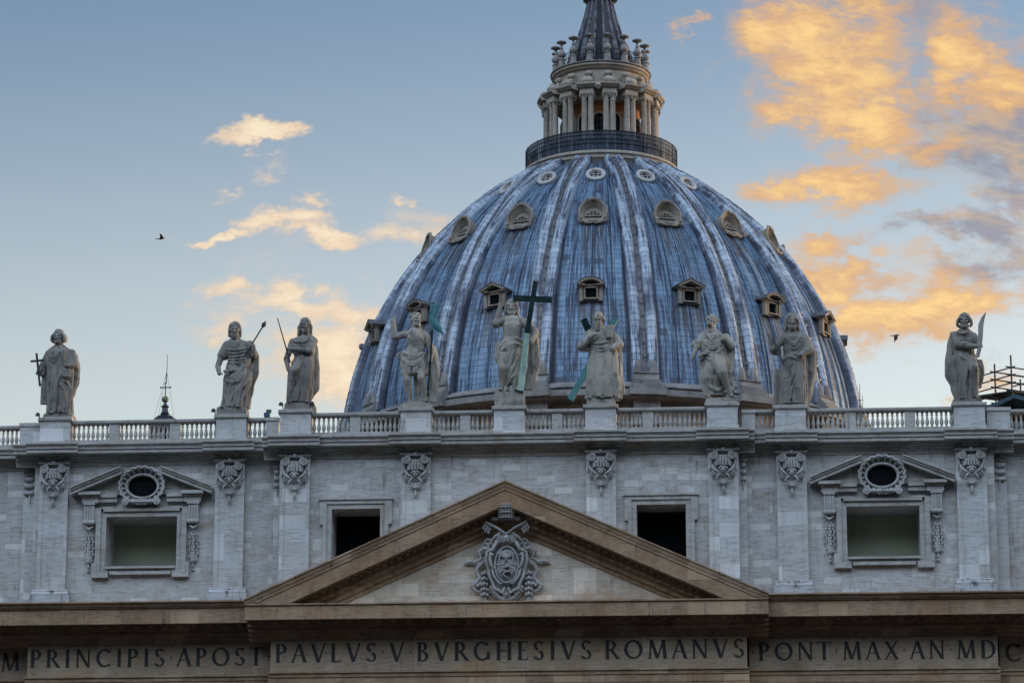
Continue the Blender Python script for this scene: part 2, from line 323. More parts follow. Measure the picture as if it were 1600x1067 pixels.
def lead(name, cbase, rows=.7, cols=1.15, dark=1.0):
    m, t, b = mat(name); uv = N(t, 'ShaderNodeUVMap'); sp = N(t, 'ShaderNodeSeparateXYZ'); t.links.new(uv.outputs[0], sp.inputs[0])
    u, v = sp.outputs[0], sp.outputs[1]
    br = N(t, 'ShaderNodeTexBrick'); t.links.new(uv.outputs[0], br.inputs[0]); br.inputs['Scale'].default_value = 1
    br.inputs['Brick Width'].default_value = cols; br.inputs['Row Height'].default_value = rows; br.inputs['Mortar Size'].default_value = .035; br.inputs['Mortar Smooth'].default_value = .6
    br.inputs['Color1'].default_value = c4(.76,.76,.78); br.inputs['Color2'].default_value = c4(1.12,1.12,1.12); br.inputs['Mortar'].default_value = c4(.22,.24,.30); br.offset = 0.0
    col = MIX(t, 1., c4(*cbase), br.outputs[0], 'MULTIPLY')
    # single dark reddish replacement sheets
    cb = N(t, 'ShaderNodeCombineXYZ'); t.links.new(M(t, 'FLOOR', M(t, 'DIVIDE', u, cols)), cb.inputs[0]); t.links.new(M(t, 'FLOOR', M(t, 'DIVIDE', v, rows)), cb.inputs[1])
    wn = N(t, 'ShaderNodeTexWhiteNoise', noise_dimensions='2D'); t.links.new(cb.outputs[0], wn.inputs[0])
    dk = SM(t, wn.outputs[0], .955, .965); col = MIX(t, M(t, 'MULTIPLY', dk, .8 * dark), col, c4(.055,.045,.055))
    # rain streaks running down the slope: dark and chalk white
    s1 = tnoise(t, uv.outputs[0], 1.0, 7, .72, 3.6, .16, 1); s2 = tnoise(t, uv.outputs[0], .33, 4, .6, 1, .7, 1); s3 = tnoise(t, uv.outputs[0], 1.0, 6, .7, 5.5, .22, 1)
    s4 = tnoise(t, uv.outputs[0], 1.0, 8, .8, 7., 1.1, 1)
    edge = M(t, 'FRACT', M(t, 'DIVIDE', v, rows))                       # drips start at each sheet's lap
    col = MIX(t, M(t, 'MULTIPLY', M(t, 'MULTIPLY', SM(t, s1, .45, .56), SM(t, s2, .34, .54)), .97), col, c4(.022,.030,.060))
    col = MIX(t, M(t, 'MULTIPLY', M(t, 'MULTIPLY', SM(t, s4, .50, .63), SM(t, edge, .15, 1.)), .7), col, c4(.035,.048,.09))
    col = MIX(t, M(t, 'MULTIPLY', SM(t, s3, .56, .74), .5), col, c4(*[min(.62, x*k_) for x, k_ in zip(cbase, (2.3,2.,1.6) if dark >= 1 else (1.4,1.35,1.3))]))
    if dark >= 1:                                                       # runoff stains down both sides of each roll; wider strips paint shade beside ribs
        fr_ = M(t, 'FRACT', M(t, 'DIVIDE', u, 9.2)); wob = M(t, 'MULTIPLY', M(t, 'SUBTRACT', s1, .5), .05); fr_ = M(t, 'ADD', fr_, wob)
        for c_, w_ in ((.290, .016), (.514, .012), (.712, .016), (.148, .026), (.852, .026)):
            dd = M(t, 'ABSOLUTE', M(t, 'SUBTRACT', fr_, c_)); k_ = M(t, 'SUBTRACT', 1., SM(t, dd, w_*.3, w_*1.5))
            col = MIX(t, M(t, 'MULTIPLY', M(t, 'MULTIPLY', k_, SM(t, s2, .18, .40) if w_ < .02 else 1.), .97), col, c4(.010,.014,.03))
        top_ = M(t, 'MULTIPLY', SM(t, v, 31., 37.), SM(t, s1, .36, .56)); col = MIX(t, M(t, 'MULTIPLY', top_, .85), col, c4(.035,.033,.04))
        dm = SM(t, M(t, 'ABSOLUTE', M(t, 'SUBTRACT', fr_, .5)), .145, .10)             # runoff below the dormers
        for v0_, l_ in ((9.5, 6.5), (20.6, 6.0)):
            ru = M(t, 'MULTIPLY', SM(t, v, v0_-l_, v0_-.3), M(t, 'LESS_THAN', v, v0_)); st_ = SM(t, s3, .40, .56); st2 = SM(t, s1, .42, .56)
            col = MIX(t, M(t, 'MULTIPLY', M(t, 'MULTIPLY', M(t, 'MULTIPLY', ru, dm), st_), .9), col, c4(.11,.10,.09)); col = MIX(t, M(t, 'MULTIPLY', M(t, 'MULTIPLY', M(t, 'MULTIPLY', ru, dm), st2), .85), col, c4(.02,.022,.03))
    if dark < .4:                                                       # the sunk strip of a rib holds brown dirt; outer edges carry painted shade
        du_ = M(t, 'ABSOLUTE', M(t, 'SUBTRACT', u, 2.)); k_ = M(t, 'SUBTRACT', 1., SM(t, du_, .24, .36)); k2 = SM(t, du_, 1.5, 1.75)
        col = MIX(t, M(t, 'MULTIPLY', k_, .85), col, c4(.10,.085,.075)); col = MIX(t, M(t, 'MULTIPLY', k2, .8), col, c4(.04,.05,.08))
    big = tnoise(t, uv.outputs[0], .12, 3, .6); col = MIX(t, M(t, 'MULTIPLY', SM(t, big, .48, .68), .45), col, c4(.12,.14,.20))
    t.links.new(col, b.inputs['Base Color']); b.inputs['Metallic'].default_value = .15
    t.links.new(M(t, 'MULTIPLY_ADD', s1, .3, .38), b.inputs['Roughness'])
    bp = N(t, 'ShaderNodeBump'); bp.inputs['Strength'].default_value = .5; bp.inputs['Distance'].default_value = .06
    t.links.new(M(t, 'ADD', br.outputs[1], M(t, 'MULTIPLY', s1, -.5)), bp.inputs['Height']); bp.invert = True; t.links.new(bp.outputs[0], b.inputs['Normal'])
    return m
M_LEAD = lead('lead_sheet', (.155,.25,.36)); M_RIB = lead('lead_rib', (.40,.47,.55), .75, 4.0, .3); M_LEADD = lead('dark_lead', (.018,.018,.022), .8, .6, .5)
def netting():
    m, t, b = mat('safety_net'); b.inputs['Base Color'].default_value = c4(.02,.035,.07); b.inputs['Roughness'].default_value = .6
    b.inputs['Alpha'].default_value = .84; return m
M_NET = netting()
# ------------------------------------------------------------------ ground
g = MB(); g.add([(-3000,-3000,-1.7),(3000,-3000,-1.7),(3000,3000,-1.7),(-3000,3000,-1.7)], [(0,1,2,3)])
M_GRD = stone('piazza_cobbles', (.030,.029,.028), (.045,.043,.041), (.02,.02,.02), (.12,.12,.5), None, .3)
tag(g.build('ground', M_GRD), kind='structure')
# ------------------------------------------------------------------ facade
FA = thing('basilica_facade', (0,0,-1.7), 'long travertine church facade with attic, pediment and carved Latin inscription', 'church facade')
ZT = 48.17
def yw(x):                                           # plane of the attic wall at x
    a = abs(x); return -1.2 if a < 15.95 else 0. if a < 33.45 else 1.3
def wall(x0, x1, z0, z1, y0, y1, ops, mat_, name):
    xs = sorted({x0, x1} | {v for o in ops for v in o[:2]}); zs = sorted({z0, z1} | {v for o in ops for v in o[2:]})
    m = MB()
    for i in range(len(xs)-1):
        k = 0
        while k < len(zs)-1:
            cx = (xs[i]+xs[i+1])/2
            hole = lambda kk: any(o[0] < cx < o[1] and o[2] < (zs[kk]+zs[kk+1])/2 < o[3] for o in ops)
            if hole(k): k += 1; continue
            e = k
            while e+1 < len(zs)-1 and not hole(e+1): e += 1
            m.box(xs[i], xs[i+1], y0, y1, zs[k], zs[e+1]); k = e+1
    return m.build(name, mat_, FA)
BW = (2.5, 39.57, 43.1); BX = 25.75                  # bay windows: half-width, sill, head
SW = (1.69, 39.0, 43.2); SX = 10.55                  # plain windows beside the pediment
wall(-57, -33.45, 30, ZT, 1.3, 5, [], M_WALL, 'attic_wall'); wall(33.45, 57, 30, ZT, 1.3, 5, [], M_WALL, 'attic_wall')
for s in (-1, 1):
    a, b = sorted((s*15.95, s*33.45))
    wall(a, b, 36, ZT, 0, 5, [(s*BX-BW[0], s*BX+BW[0], BW[1], BW[2])], M_WALL, 'attic_wall')
wall(-15.95, 15.95, 36, ZT, -1.2, 5, [(s*SX-SW[0], s*SX+SW[0], SW[1], SW[2]) for s in (-1, 1)], M_WALL, 'attic_wall')
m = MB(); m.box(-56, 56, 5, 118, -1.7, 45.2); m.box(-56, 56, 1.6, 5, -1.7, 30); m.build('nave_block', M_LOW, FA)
# --- pilasters with cartouche capitals
def spiral(cx, cz, r, turns, y, hand, th):
    pts = []; rad = []
    for i in range(int(turns*14)+1):
        t = i/14; a = math.pi/2 + hand*t*2*math.pi; rr = r*(1-.82*t/turns)
        pts.append((cx+rr*math.cos(a), y-.06*t/turns, cz+rr*math.sin(a))); rad.append(th*(1-.55*t/turns))
    return pts, rad
def capital_mb():
    "cartouche capital: x across, y = 0 on the pilaster face, z = 0 at the abacus"
    m = MB(); q = .0041
    m.box(-1.12,1.12,-.30,.03,-.07,.0); m.box(-1.0,1.0,-.22,.03,-.14,-.07)
    m.ell((0,-.33,-.06),(.13,.1,.12)); 
    for i in range(6): a = i*math.pi/3; m.ell((.12*math.cos(a),-.34,-.06+.12*math.sin(a)),.06,8,6)
    for s in (-1,1):
        p, r = spiral(s*.65,-.47,.30,2.4,-.34,s,.062); m.tube(p,r,8); m.ell((s*.635,-.34,-.5),.075)
        m.lathe([(.27,0),(.27,.22)],(0,0,0),1) if False else None
        m.cap((s*.65,.06,-.47),(s*.65,-.06,-.47),.28,.28,14)
        m.tube([(s*.62,-.3,-.23),(s*.35,-.3,-.13),(s*.1,-.33,-.16)],[.05,.06,.04],8)
        # horns of the shield and feathered wings
        m.tube([(s*.78,-.2,-1.05),(s*.72,-.32,-1.3),(s*.55,-.38,-1.5),(s*.34,-.36,-1.66)],[.035,.07,.10,.06],8)
        for k in range(6):
            a = R_(-12-17*k); L = .62-.045*k; x0, z0 = s*.30, -1.62
            m.tube([(x0,-.16,z0),(x0+s*L*.55*math.cos(a),-.26,z0+L*.55*math.sin(a)+.10),(x0+s*L*math.cos(a),-.14,z0+L*math.sin(a)+.06)],[.05,.085,.025],7)
        m.tube([(s*.12,-.25,-1.72),(s*.3,-.33,-1.84),(s*.42,-.3,-2.0),(s*.34,-.3,-2.12)],[.05,.08,.07,.04],8)
        p, r = spiral(s*.17,-2.17,.13,1.4,-.24,-s,.04); m.tube(p,r,7)
        m.tube([(s*.5,-.16,-1.98),(s*.38,-.22,-2.28),(s*.12,-.22,-2.46),(0,-.2,-2.48)],[.03,.05,.05,.04],7)
        m.ell((s*.83,-.1,-.95),(.07,.1,.22)); m.ell((s*.9,-.1,-1.35),(.06,.08,.2)) 
    # fluted shield
    for i in range(5):
        x = (i-2)*.205; xt = (i-2)*.17
        zt = -.50 if abs(i-2) < 2 else -.78
        m.tube([(x*1.0,-.34,-1.16),(xt+(x-xt)*.3,-.44,-.8),(xt,-.40,zt)],[.082,.08,.07],8)
        m.ell((x,-.45,-1.14),.07,8,6); 
        if abs(i-2) < 2: m.ell((xt,-.45,-.56),.06,8,6)
    m.box(-.56,.56,-.24,.02,-1.2,-.42)
    # cherub face
    m.ell((0,-.30,-1.48),(.20,.2,.25)); m.ell((0,-.50,-1.5),(.045,.06,.07),8,6); m.ell((0,-.45,-1.63),(.08,.06,.04),8,6)
    for s in (-1,1):
        m.ell((s*.09,-.46,-1.53),(.07,.05,.07),8,6); m.ell((s*.10,-.44,-1.36),(.11,.08,.05),8,6)
        for k in range(3): m.ell((s*(.08+.09*k),-.36,-1.25-.07*k),(.08,.1,.08),8,6)
    for k in range(7):
        a = R_(-150+20*k); m.tube([(0,-.2,-2.12),(.3*math.cos(a),-.26,-2.2+.26*math.sin(a))],[.03,.05],6)
    m.tube([(0,-.1,-2.45),(0,-.14,-2.7),(0,-.14,-3.0),(0,-.12,-3.12)],[.05,.085,.12,.05],8)
    return m
CAPM = None
def pilaster(x, base=True, w=2.06, top=46.95):
    global CAPM
    y = yw(x); f = y - .38
    m = MB(); m.box(x-w/2, x+w/2, f, y+.05, 37.9, 46.9)
    for s in (-1, 1):                               # raised margin strips
        a, b = sorted((x+s*w/2, x+s*(w/2-.30))); m.box(a, b, f-.045, f+.02, 37.9, 46.9)
    p = m.build('pilaster', M_PIL, FA)
    if CAPM is None: CAPM = capital_mb().mesh('capital', M_CARV)
    c = bpy.data.objects.new('capital', CAPM); COL.objects.link(c); c.parent = p
    c.location = Vector((x, f-.04, 46.95)) - WL[p]; WL[c] = Vector((x, f, 46.95))
    m = MB(); hw = w/2                               # neck block and flaring bed under the cornice
    m.box(x-hw-.12, x+hw+.12, f-.10, y+.02, 46.96, 47.13)
    m.box(x-.63, x+.63, f-.34, y+.02, 47.13, 47.32); m.box(x-.70, x+.70, f-.44, y+.02, 47.32, 47.40); m.box(x-.84, x+.84, f-.62, y+.02, 47.40, 47.475)
    m.box(x-hw-.05, x+hw+.05, f-.05, y+.02, 47.13, 47.30)
    m.build('pilaster_neck', M_TRIM, FA)
    if base:
        m = MB(); m.box(x-1.40, x+1.40, f-.36, y+.02, 36.2, 37.52)
        m.ext([(f-.34,37.52),(f-.36,37.60),(f-.32,37.70),(f-.22,37.74),(f-.18,37.82),(f-.20,37.88),(f-.12,37.95),(f+.3,37.95),(f+.3,37.52)], x-1.28, x+1.28)
        m.build('pilaster_base', M_BASE, FA)
PX = [-32.0, -19.55, -14.8, -6.38, 6.45, 14.85, 19.55, 31.85]
for x in PX: pilaster(x, abs(x) > 15)
def half_pilaster(x, y, w, front):
    m = MB(); m.box(x-w/2, x+w/2, y-front, y+.05, 36.2, 46.9); m.build('half_pilaster', M_PIL, FA)
    m = MB(); s = 1 if x > 0 else -1
    for k in range(4): m.ell((x+s*w*.1, y-front-.05, 46.55-.5*k), (w*.42,.22,.24-.03*k))
    m.tube([(x,y-front-.05,44.9),(x,y-front-.08,44.3)],[.1,.03],8); m.box(x-w*.6,x+w*.6,y-front-.2,y,46.9,47.05)
    p, r = spiral(x+s*w*.25,46.5,.25,2,y-front-.22,s,.07); m.tube(p,r,8)
    m.build('half_capital', M_CARV, FA)
    m = MB(); m.box(x-w/2-.12,x+w/2+.12,y-front-.2,y+.02,36.2,37.5); m.build('pilaster_base', M_BASE, FA)
half_pilaster(-33.95, 1.3, .95, .45); half_pilaster(33.85, 1.3, .95, .45)
half_pilaster(-16.2, 0, .5, .45); half_pilaster(16.2, 0, .5, .45)
# --- attic cornice and frieze band
def cornice_prof(y, e=0.):
    P = [(1.30,48.17),(1.30,48.05),(1.20,48.00),(1.13,47.84),(1.16,47.76),(1.06,47.74),(1.06,47.49),(.45,47.47),(.45,47.38),(.34,47.30),(.30,47.16),(.16,47.12),(.16,46.97),(.09,46.95),(.09,46.78),(-.3,46.78),(-.3,48.17)]
    return [(y-p-e*(1 if p > .5 else .02), z-(.011 if e and z < 48.1 else 0)+(.011 if e and z > 48.1 else 0)) for p, z in P]
for x0, x1 in ((-57,-33.6),(-34.8,-15.2),(-15.95-1.1,15.95+1.1),(15.2,34.8),(33.6,57)):
    c = (x0+x1)/2; y = yw(c)
    MB().ext(cornice_prof(y), x0, x1).build('attic_cornice', M_TRIM, FA)
for x in PX:                                         # the cornice breaks forward over each pilaster
    y = yw(x); P = [(y-p-.42, z+d) for p, z, d in ((1.30,48.17,.012),(1.30,48.05,-.01),(1.20,48.00,0),(1.13,47.84,0),(1.16,47.76,0),(1.06,47.74,0),(1.06,47.49,-.012))] + [(y-.2,47.478),(y-.2,48.182)]
    MB().ext(P, x-1.80, x+1.80).build('cornice_break', M_TRIM, FA)
# --- windows
def window_bay(cx):
    hw, z0, z1 = BW
    p = MB().box(cx-hw-.02, cx+hw+.02, 3.0, 3.2, z0-.02, z1+.02).build('window', M_PANEL, FA)
    f = -.20; m = MB(); b = .36                      # moulded surround with ears
    m.box(cx-hw-b, cx-hw, f, .02, z0-b, z1+b); m.box(cx+hw, cx+hw+b, f, .02, z0-b, z1+b)
    m.box(cx-hw, cx+hw, f, .02, z1, z1+b); m.box(cx-hw, cx+hw, f, .02, z0-b, z0)
    e = .34; f2 = -.36
    m.box(cx-hw-b-e, cx-hw-b, f2, .02, z0-b+.6, z1+b-.75); m.box(cx+hw+b, cx+hw+b+e, f2, .02, z0-b+.6, z1+b-.75)
    m.box(cx-hw-.2, cx+hw+.2, f2, .02, z1+b, z1+b+.2); m.box(cx-hw+.35, cx+hw-.35, f2, .02, z0-b-.22, z0-b)
    for s in (-1, 1):
        a, c = sorted((cx+s*(hw+b), cx+s*(hw+b+e+.22))); m.box(a, c, f2-.01, .02, z1+b-.75, z1+b+.24)
        a, c = sorted((cx+s*(hw-.25), cx+s*(hw+b+e+.22))); m.box(a, c, f2-.012, .02, z0-b-.42, z0-b-.004); 
        a, c = sorted((cx+s*(hw+b), cx+s*(hw+b+e+.22))); m.box(a, c, f2-.014, .02, z0-b, z0-b+.6)
        a, c = sorted((cx+s*(hw-.5), cx+s*(hw+b))); m.box(a, c, f2-.008, .02, z1+b+.2, z1+b+.32)
    m.box(cx-hw+.05, cx+hw-.05, -.42, .02, z0-.16, z0-.003)
    m.build('window_frame', M_TRIM, p)
    for s in (-1, 1):                                # brackets with hanging garlands
        x = cx+s*3.68; m = MB()
        for i in range(4): m.box(x-.36+.19*i, x-.36+.19*i+.145, -.52, .02, 42.75, 43.9)
        m.box(x-.35,x+.35,-.46,.02,42.7,43.86); m.box(x-.42,x+.42,-.6,.02,43.9,44.05)
        m.tube([(x-.4,-.4,42.68),(x+.4,-.4,42.68)],.18,12); m.tube([(x-.3,-.3,42.4),(x,-.36,42.2),(x+.3,-.3,42.4)],[.06,.12,.06],8)
        m.build('bracket', M_CARV, p)
        m = MB(); m.tube([(x-.2,-.14,42.28),(x,-.2,42.05),(x+.22,-.14,41.86)],.06,8); m.tube([(x+.2,-.14,42.28),(x,-.2,42.05),(x-.22,-.14,41.86)],.06,8)
        for k in range(9):
            z = 41.75-.22*k; w = .12+.14*math.sin(math.pi*(k+1.5)/11)
            for j in range(3):
                xx = x+(j-1)*w+(0 if k % 2 else .06)
                m.ell((xx,-.15-.09*(1-abs(j-1)),z),(.085,.10,.14),8,6)
        m.cap((x,-.1,41.8),(x,-.1,39.95),.1,.22); m.ell((x,-.12,39.6),(.09,.1,.2)); m.ell((x,-.12,39.3),(.12,.1,.1))
        m.build('garland', M_CARV, p)
        # entablature block over the bracket, and the slope of the broken pediment
        m = MB(); a, c = sorted((cx+s*3.05, cx+s*4.2)); m.box(a, c, -.55, .02, 44.06, 44.45)
        m.box(a-.06, c+.06, -.70, .02, 44.45, 44.58); m.box(a-.2, c+.2, -.9, .02, 44.58, 44.80)
        a2, c2 = sorted((cx+s*1.75, cx+s*3.04)); m.box(a2, c2, -.36, .02, 44.12, 44.44); m.box(a2, c2, -.48, .02, 44.44, 44.66)
        a3, c3 = sorted((cx+s*1.3, cx+s*3.0)); m.box(a3, c3, -.26, .02, 44.66, 45.0)
        sl = (46.45-44.98)/3.6                       # raking cornice
        def rk(x_, d): return 44.98 + (4.95-abs(x_-cx))*sl*1.0 - d
        xo, xi = cx+s*4.95, cx+s*1.42
        for pr, d0, d1 in ((-1.22,-.10,.0),(-1.10,.0,.16),(-.98,.16,.42)):
            vs = []
            for x_ in (xo, xi):
                for y_ in (pr, .01):
                    for d in (d0, d1): vs.append((x_, y_, rk(x_, d)))
            m.add(vs, [(0,1,3,2),(4,6,7,5),(0,4,5,1),(2,3,7,6),(0,2,6,4),(1,5,7,3)])
        # triangular infill below the slope
        x_a, x_b = cx+s*4.1, cx+s*1.42
        m.prism([(x_a,44.8),(x_b,44.8),(x_b,rk(x_b,.42)),(x_a,rk(x_a,.42))], -.18, .01)
        m.build('pediment_slope', M_TRIM, p)
    # oval oculus in a shell frame
    oz = 45.22; m = MB(); K = 44
    for i in range(K): pass
    pts = []; rad = []
    for i in range(132):
        a = 2*math.pi*i/132; sc = 1.0+.10*abs(math.sin(10*a))**.7
        pts.append((cx+1.46*sc*math.cos(a), -.62, oz+.02+1.22*sc*math.sin(a))); rad.append(.085)
    m.tube(pts, rad, 8, closed=True)
    for i in range(20):                              # fluted shell between rim and opening
        a = 2*math.pi*(i+.5)/20
        m.tube([(cx+1.14*math.cos(a),-.20,oz+.84*math.sin(a)),(cx+1.32*math.cos(a),-.32,oz+1.06*math.sin(a)),(cx+1.50*math.cos(a),-.58,oz+1.27*math.sin(a))],[.06,.09,.10],8)
    vs = []; n = 64                                   # drum carrying the shell
    for j, (sx, sz, y) in enumerate(((1.5,1.26,.02),(1.52,1.28,-.56),(1.40,1.16,-.28),(1.14,.86,-.14),(1.14,.86,.0))):
        for i in range(n): a = 2*math.pi*i/n; vs.append((cx+sx*math.cos(a), y, oz+sz*math.sin(a)))
    m.add(vs, [(j*n+i, j*n+(i+1)%n, (j+1)*n+(i+1)%n, (j+1)*n+i) for j in range(4) for i in range(n)], True)
    m.tube([(cx+1.14*math.cos(2*math.pi*i/64),-.34,oz+.84*math.sin(2*math.pi*i/64)) for i in range(64)], .085, 8, closed=True)
    m.tube([(cx+1.06*math.cos(2*math.pi*i/64),-.22,oz+.77*math.sin(2*math.pi*i/64)) for i in range(64)], .05, 8, closed=True)
    for s in (-1, 1):
        p1, r1 = spiral(cx+s*1.12, oz-1.12, .27, 2.2, -.62, s, .075); m.tube(p1, r1, 8); m.cap((cx+s*1.12,-.3,oz-1.12),(cx+s*1.12,-.52,oz-1.12),.24,.22)
    for i in range(11):
        x = (i-5)*.17; m.tube([(cx+x,-.62,oz-.96-.03*abs(i-5)*.3),(cx+x*.95,-.74,oz-1.18),(cx+x*.8,-.6,oz-1.36+.012*abs(i-5))],[.06,.09,.05],7)
    m.build('oculus_frame', M_CARV, p)
    vs = [(cx, -.05, oz)] + [(cx+1.12*math.cos(2*math.pi*i/48), -.05, oz+.82*math.sin(2*math.pi*i/48)) for i in range(48)]
    MB().add(vs, [(0, 1+(i+1) % 48, 1+i) for i in range(48)]).build('oculus_pane', M_VOID, p)
window_bay(-BX); window_bay(BX)
def window_plain(cx):
    hw, z0, z1 = SW; y = -1.2
    p = MB().box(cx-hw-.02, cx+hw+.02, y+2.6, y+2.8, z0, z1+.02).build('window', M_VOID, FA)
    MB().box(cx-hw+.004, cx+hw-.004, y+1.9, y+1.95, z0, z0+.75).build('window_screen', M_SCREEN, p)
    m = MB(); f = y-.2
    for b0, b1, ff in ((0,.34,y-.16),(.34,.60,y-.26)):
        m.box(cx-hw-b1, cx-hw-b0, ff, y+.02, z0-.5, z1+b0); m.box(cx+hw+b0, cx+hw+b1, ff, y+.02, z0-.5, z1+b0)
        m.box(cx-hw-b1, cx+hw+b1, ff-.003, y+.02, z1+b0, z1+b1)
    for s in (-1, 1):
        a, b = sorted((cx+s*(hw+.60), cx+s*(hw+.82))); m.box(a, b, y-.25, y+.02, z1-1.1, z1+.62)
        a, b = sorted((cx+s*(hw+.0), cx+s*(hw+.82)))
    m.box(cx-hw-.9, cx+hw+.9, y-.36, y+.02, z1+.62, z1+.76)
    m.build('window_frame', M_TRIM, p)
window_plain(-SX); window_plain(SX)
# --- balustrade pedestals
STX = [(-32.0,0),(-19.5,0),(-14.8,-1.2),(-6.38,-1.2),(.12,-1.2),(6.45,-1.2),(14.85,-1.2),(19.55,0),(31.85,0)]
for x, y in STX:
    m = MB(); w = 1.06; m.box(x-w, x+w, y-.70, y+1.3, 48.6, 49.88); m.box(x-w-.07, x+w+.07, y-.77, y+1.37, 48.2, 48.6)
    p = m.build('pedestal', M_PIL, FA)
    m = MB(); m.ext([(y-.72,49.88),(y-.84,49.96),(y-.86,50.14),(y-.80,50.18),(y+1.46,50.18),(y+1.46,49.96),(y+1.4,49.88)], x-w-.14, x+w+.14); m.build('pedestal_cap', M_TRIM, p)
for s in (-1, 1):                                    # plain piers beside the outer pedestals and where the front steps back
    for x0, x1, y in ((33.1,34.7,.75),(16.25,17.1,.25)):
        a, b = sorted((s*x0, s*x1)); m = MB(); m.box(a, b, y-.5, y+.7, 48.2, 49.78); m.box(a-.06, b+.06, y-.58, y+.78, 49.78, 50.02); m.build('corner_pier', M_PIL, FA)
# --- main entablature (side stretches, wings and the centre under the pediment)
def sides_prof(y):
    return [(y-2.75,36.62),(y-2.75,36.52),(y-2.62,36.46),(y-2.50,36.28),(y-2.42,36.26),(y-2.42,36.20),(y-2.28,36.17),(y-2.28,35.12),(y-2.14,35.10),(y-2.10,35.18),(y-.95,35.18),(y-.95,34.86),(y-.72,34.80),(y-.66,34.58),(y-.42,34.50),(y-.36,34.30),(y-.12,34.24),(y-.10,34.10),(y,34.08),(y,34.0),(y+1.2,34.0),(y+1.2,36.62)]
def centre_prof(y):
    P = sides_prof(y); return [(y-2.34,36.20),(y-2.34,36.10),(y-2.22,36.04)] + [(y-2.22,35.12),(y-2.08,35.10),(y-2.04,35.17)] + [(a, b-.008) for a, b in P[10:19]] + [(y, 34.0), (y+1.2,34.0), (y+1.2,36.20)]
for x0, x1, y in ((-35.9,-16.3,-.5),(16.3,35.9,-.5),(-57,-35.0,.8),(35.0,57,.8)):
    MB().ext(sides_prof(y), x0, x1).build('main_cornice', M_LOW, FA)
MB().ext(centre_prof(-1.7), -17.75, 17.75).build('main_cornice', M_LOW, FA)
def modillions(x0, x1, y, n):
    m = MB()
    for i in range(n):
        x = x0+(x1-x0)*(i+.5)/n; m.box(x-.2, x+.2, y-1.62, y-.9, 35.02, 35.19)
    k = int((x1-x0)/.36)
    for i in range(k):
        x = x0+(x1-x0)*(i+.5)/k; m.box(x-.13, x+.13, y-.80, y-.6, 34.60, 34.79)
    m.build('modillion_course', M_LOW, FA)
modillions(-17.3,17.3,-1.708,34); modillions(-35.4,-17.9,-.5,17); modillions(17.9,35.4,-.5,17); modillions(-50,-36.2,.8,13); modillions(36.2,50,.8,13)
def frieze(x0, x1, y):
    F_ = MB().box(x0, x1, y, y+2.2, 31.84, 34.02).build('frieze', M_FRZ, FA)
    a, b = x0-.12, x1+.12
    MB().ext([(y-.26,31.83),(y-.26,31.74),(y-.15,31.66),(y-.12,31.46),(y-.05,31.42),(y-.05,30.95),(y-.01,30.9),(y-.01,30.3),(y+.06,30.2),(y+.06,28),(y+2.2,28),(y+2.2,31.83)], a, b).build('architrave', M_LOW, FA)
    return F_
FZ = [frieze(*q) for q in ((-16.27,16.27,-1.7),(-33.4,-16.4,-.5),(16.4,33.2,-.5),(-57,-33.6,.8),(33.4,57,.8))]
# --- pediment
XE = 17.78; ZA = 44.49; TS = (44.49-36.53)/17.78; YT = -2.2
raked = [(-.45,0.),(2.62,0.),(2.62,.10),(2.50,.20),(2.46,.34),(2.36,.50),(2.36,.62),(2.27,.66),(2.27,.70),(2.25,1.66),(2.12,1.74),(.95,1.74),(.95,2.05),(.74,2.12),(.70,2.36),(.42,2.46),(.36,2.72),(.12,2.80),(.10,3.05),(0,3.08),(-.45,3.08)]
m = MB(); xs = sorted({-XE, 0, XE} | {XE*(i/40)*s for i in range(41) for s in (-1, 1)}); n = len(raked)
for x in xs:
    zl = ZA-abs(x)*TS
    for p, d in raked: m.v.append((x, YT-p*(.76 if p > 0 else 2.2), max(zl-d, 36.203)))
for j in range(len(xs)-1):
    for i in range(n): m.f.append([j*n+i, j*n+(i+1) % n, (j+1)*n+(i+1) % n, (j+1)*n+i]); m.s.append(False)
m.f += [list(range(n)), list(range((len(xs)-1)*n, len(xs)*n))]; m.s += [False, False]
PED = m.build('pediment', M_LOW, FA)
MB().prism([(-13.4,36.21),(13.4,36.21),(0,ZA-2.6)], YT+.02, -1.19).build('tympanum', M_TYM, PED)
MB().box(-13.2,13.2,YT-.28,YT+.1,36.21,36.42).build('tympanum_sill', M_TYM, PED)
for s in (-1, 1):
    m = MB(); m_ = MB()
    for i in range(30):
        x = s*(.55+i*.52); z = ZA-abs(x)*TS-1.93
        if z < 36.5: continue
        rot = Matrix.Rotation(s*math.atan(TS), 4, 'Y')
        if abs(x) > 1.3: m.obox((x, YT-.98, z+.12), .15, .26, .08, rot)
        m_.obox((x, YT-.61, z-.28), .13, .10, .09, rot)
    p_, q_ = ((s*x, YT-.56, ZA-x*TS-2.21) for x in (.6, 14.8)); m_.bar(p_, q_, .1, .17)
    p_, q_ = ((s*x, YT-.78, ZA-x*TS-1.80) for x in (.6, 14.8)); m.bar(p_, q_, .1, .1)
    m.build('modillion_course', M_LOW, PED); m_.build('dentil_course', M_LOW, PED)
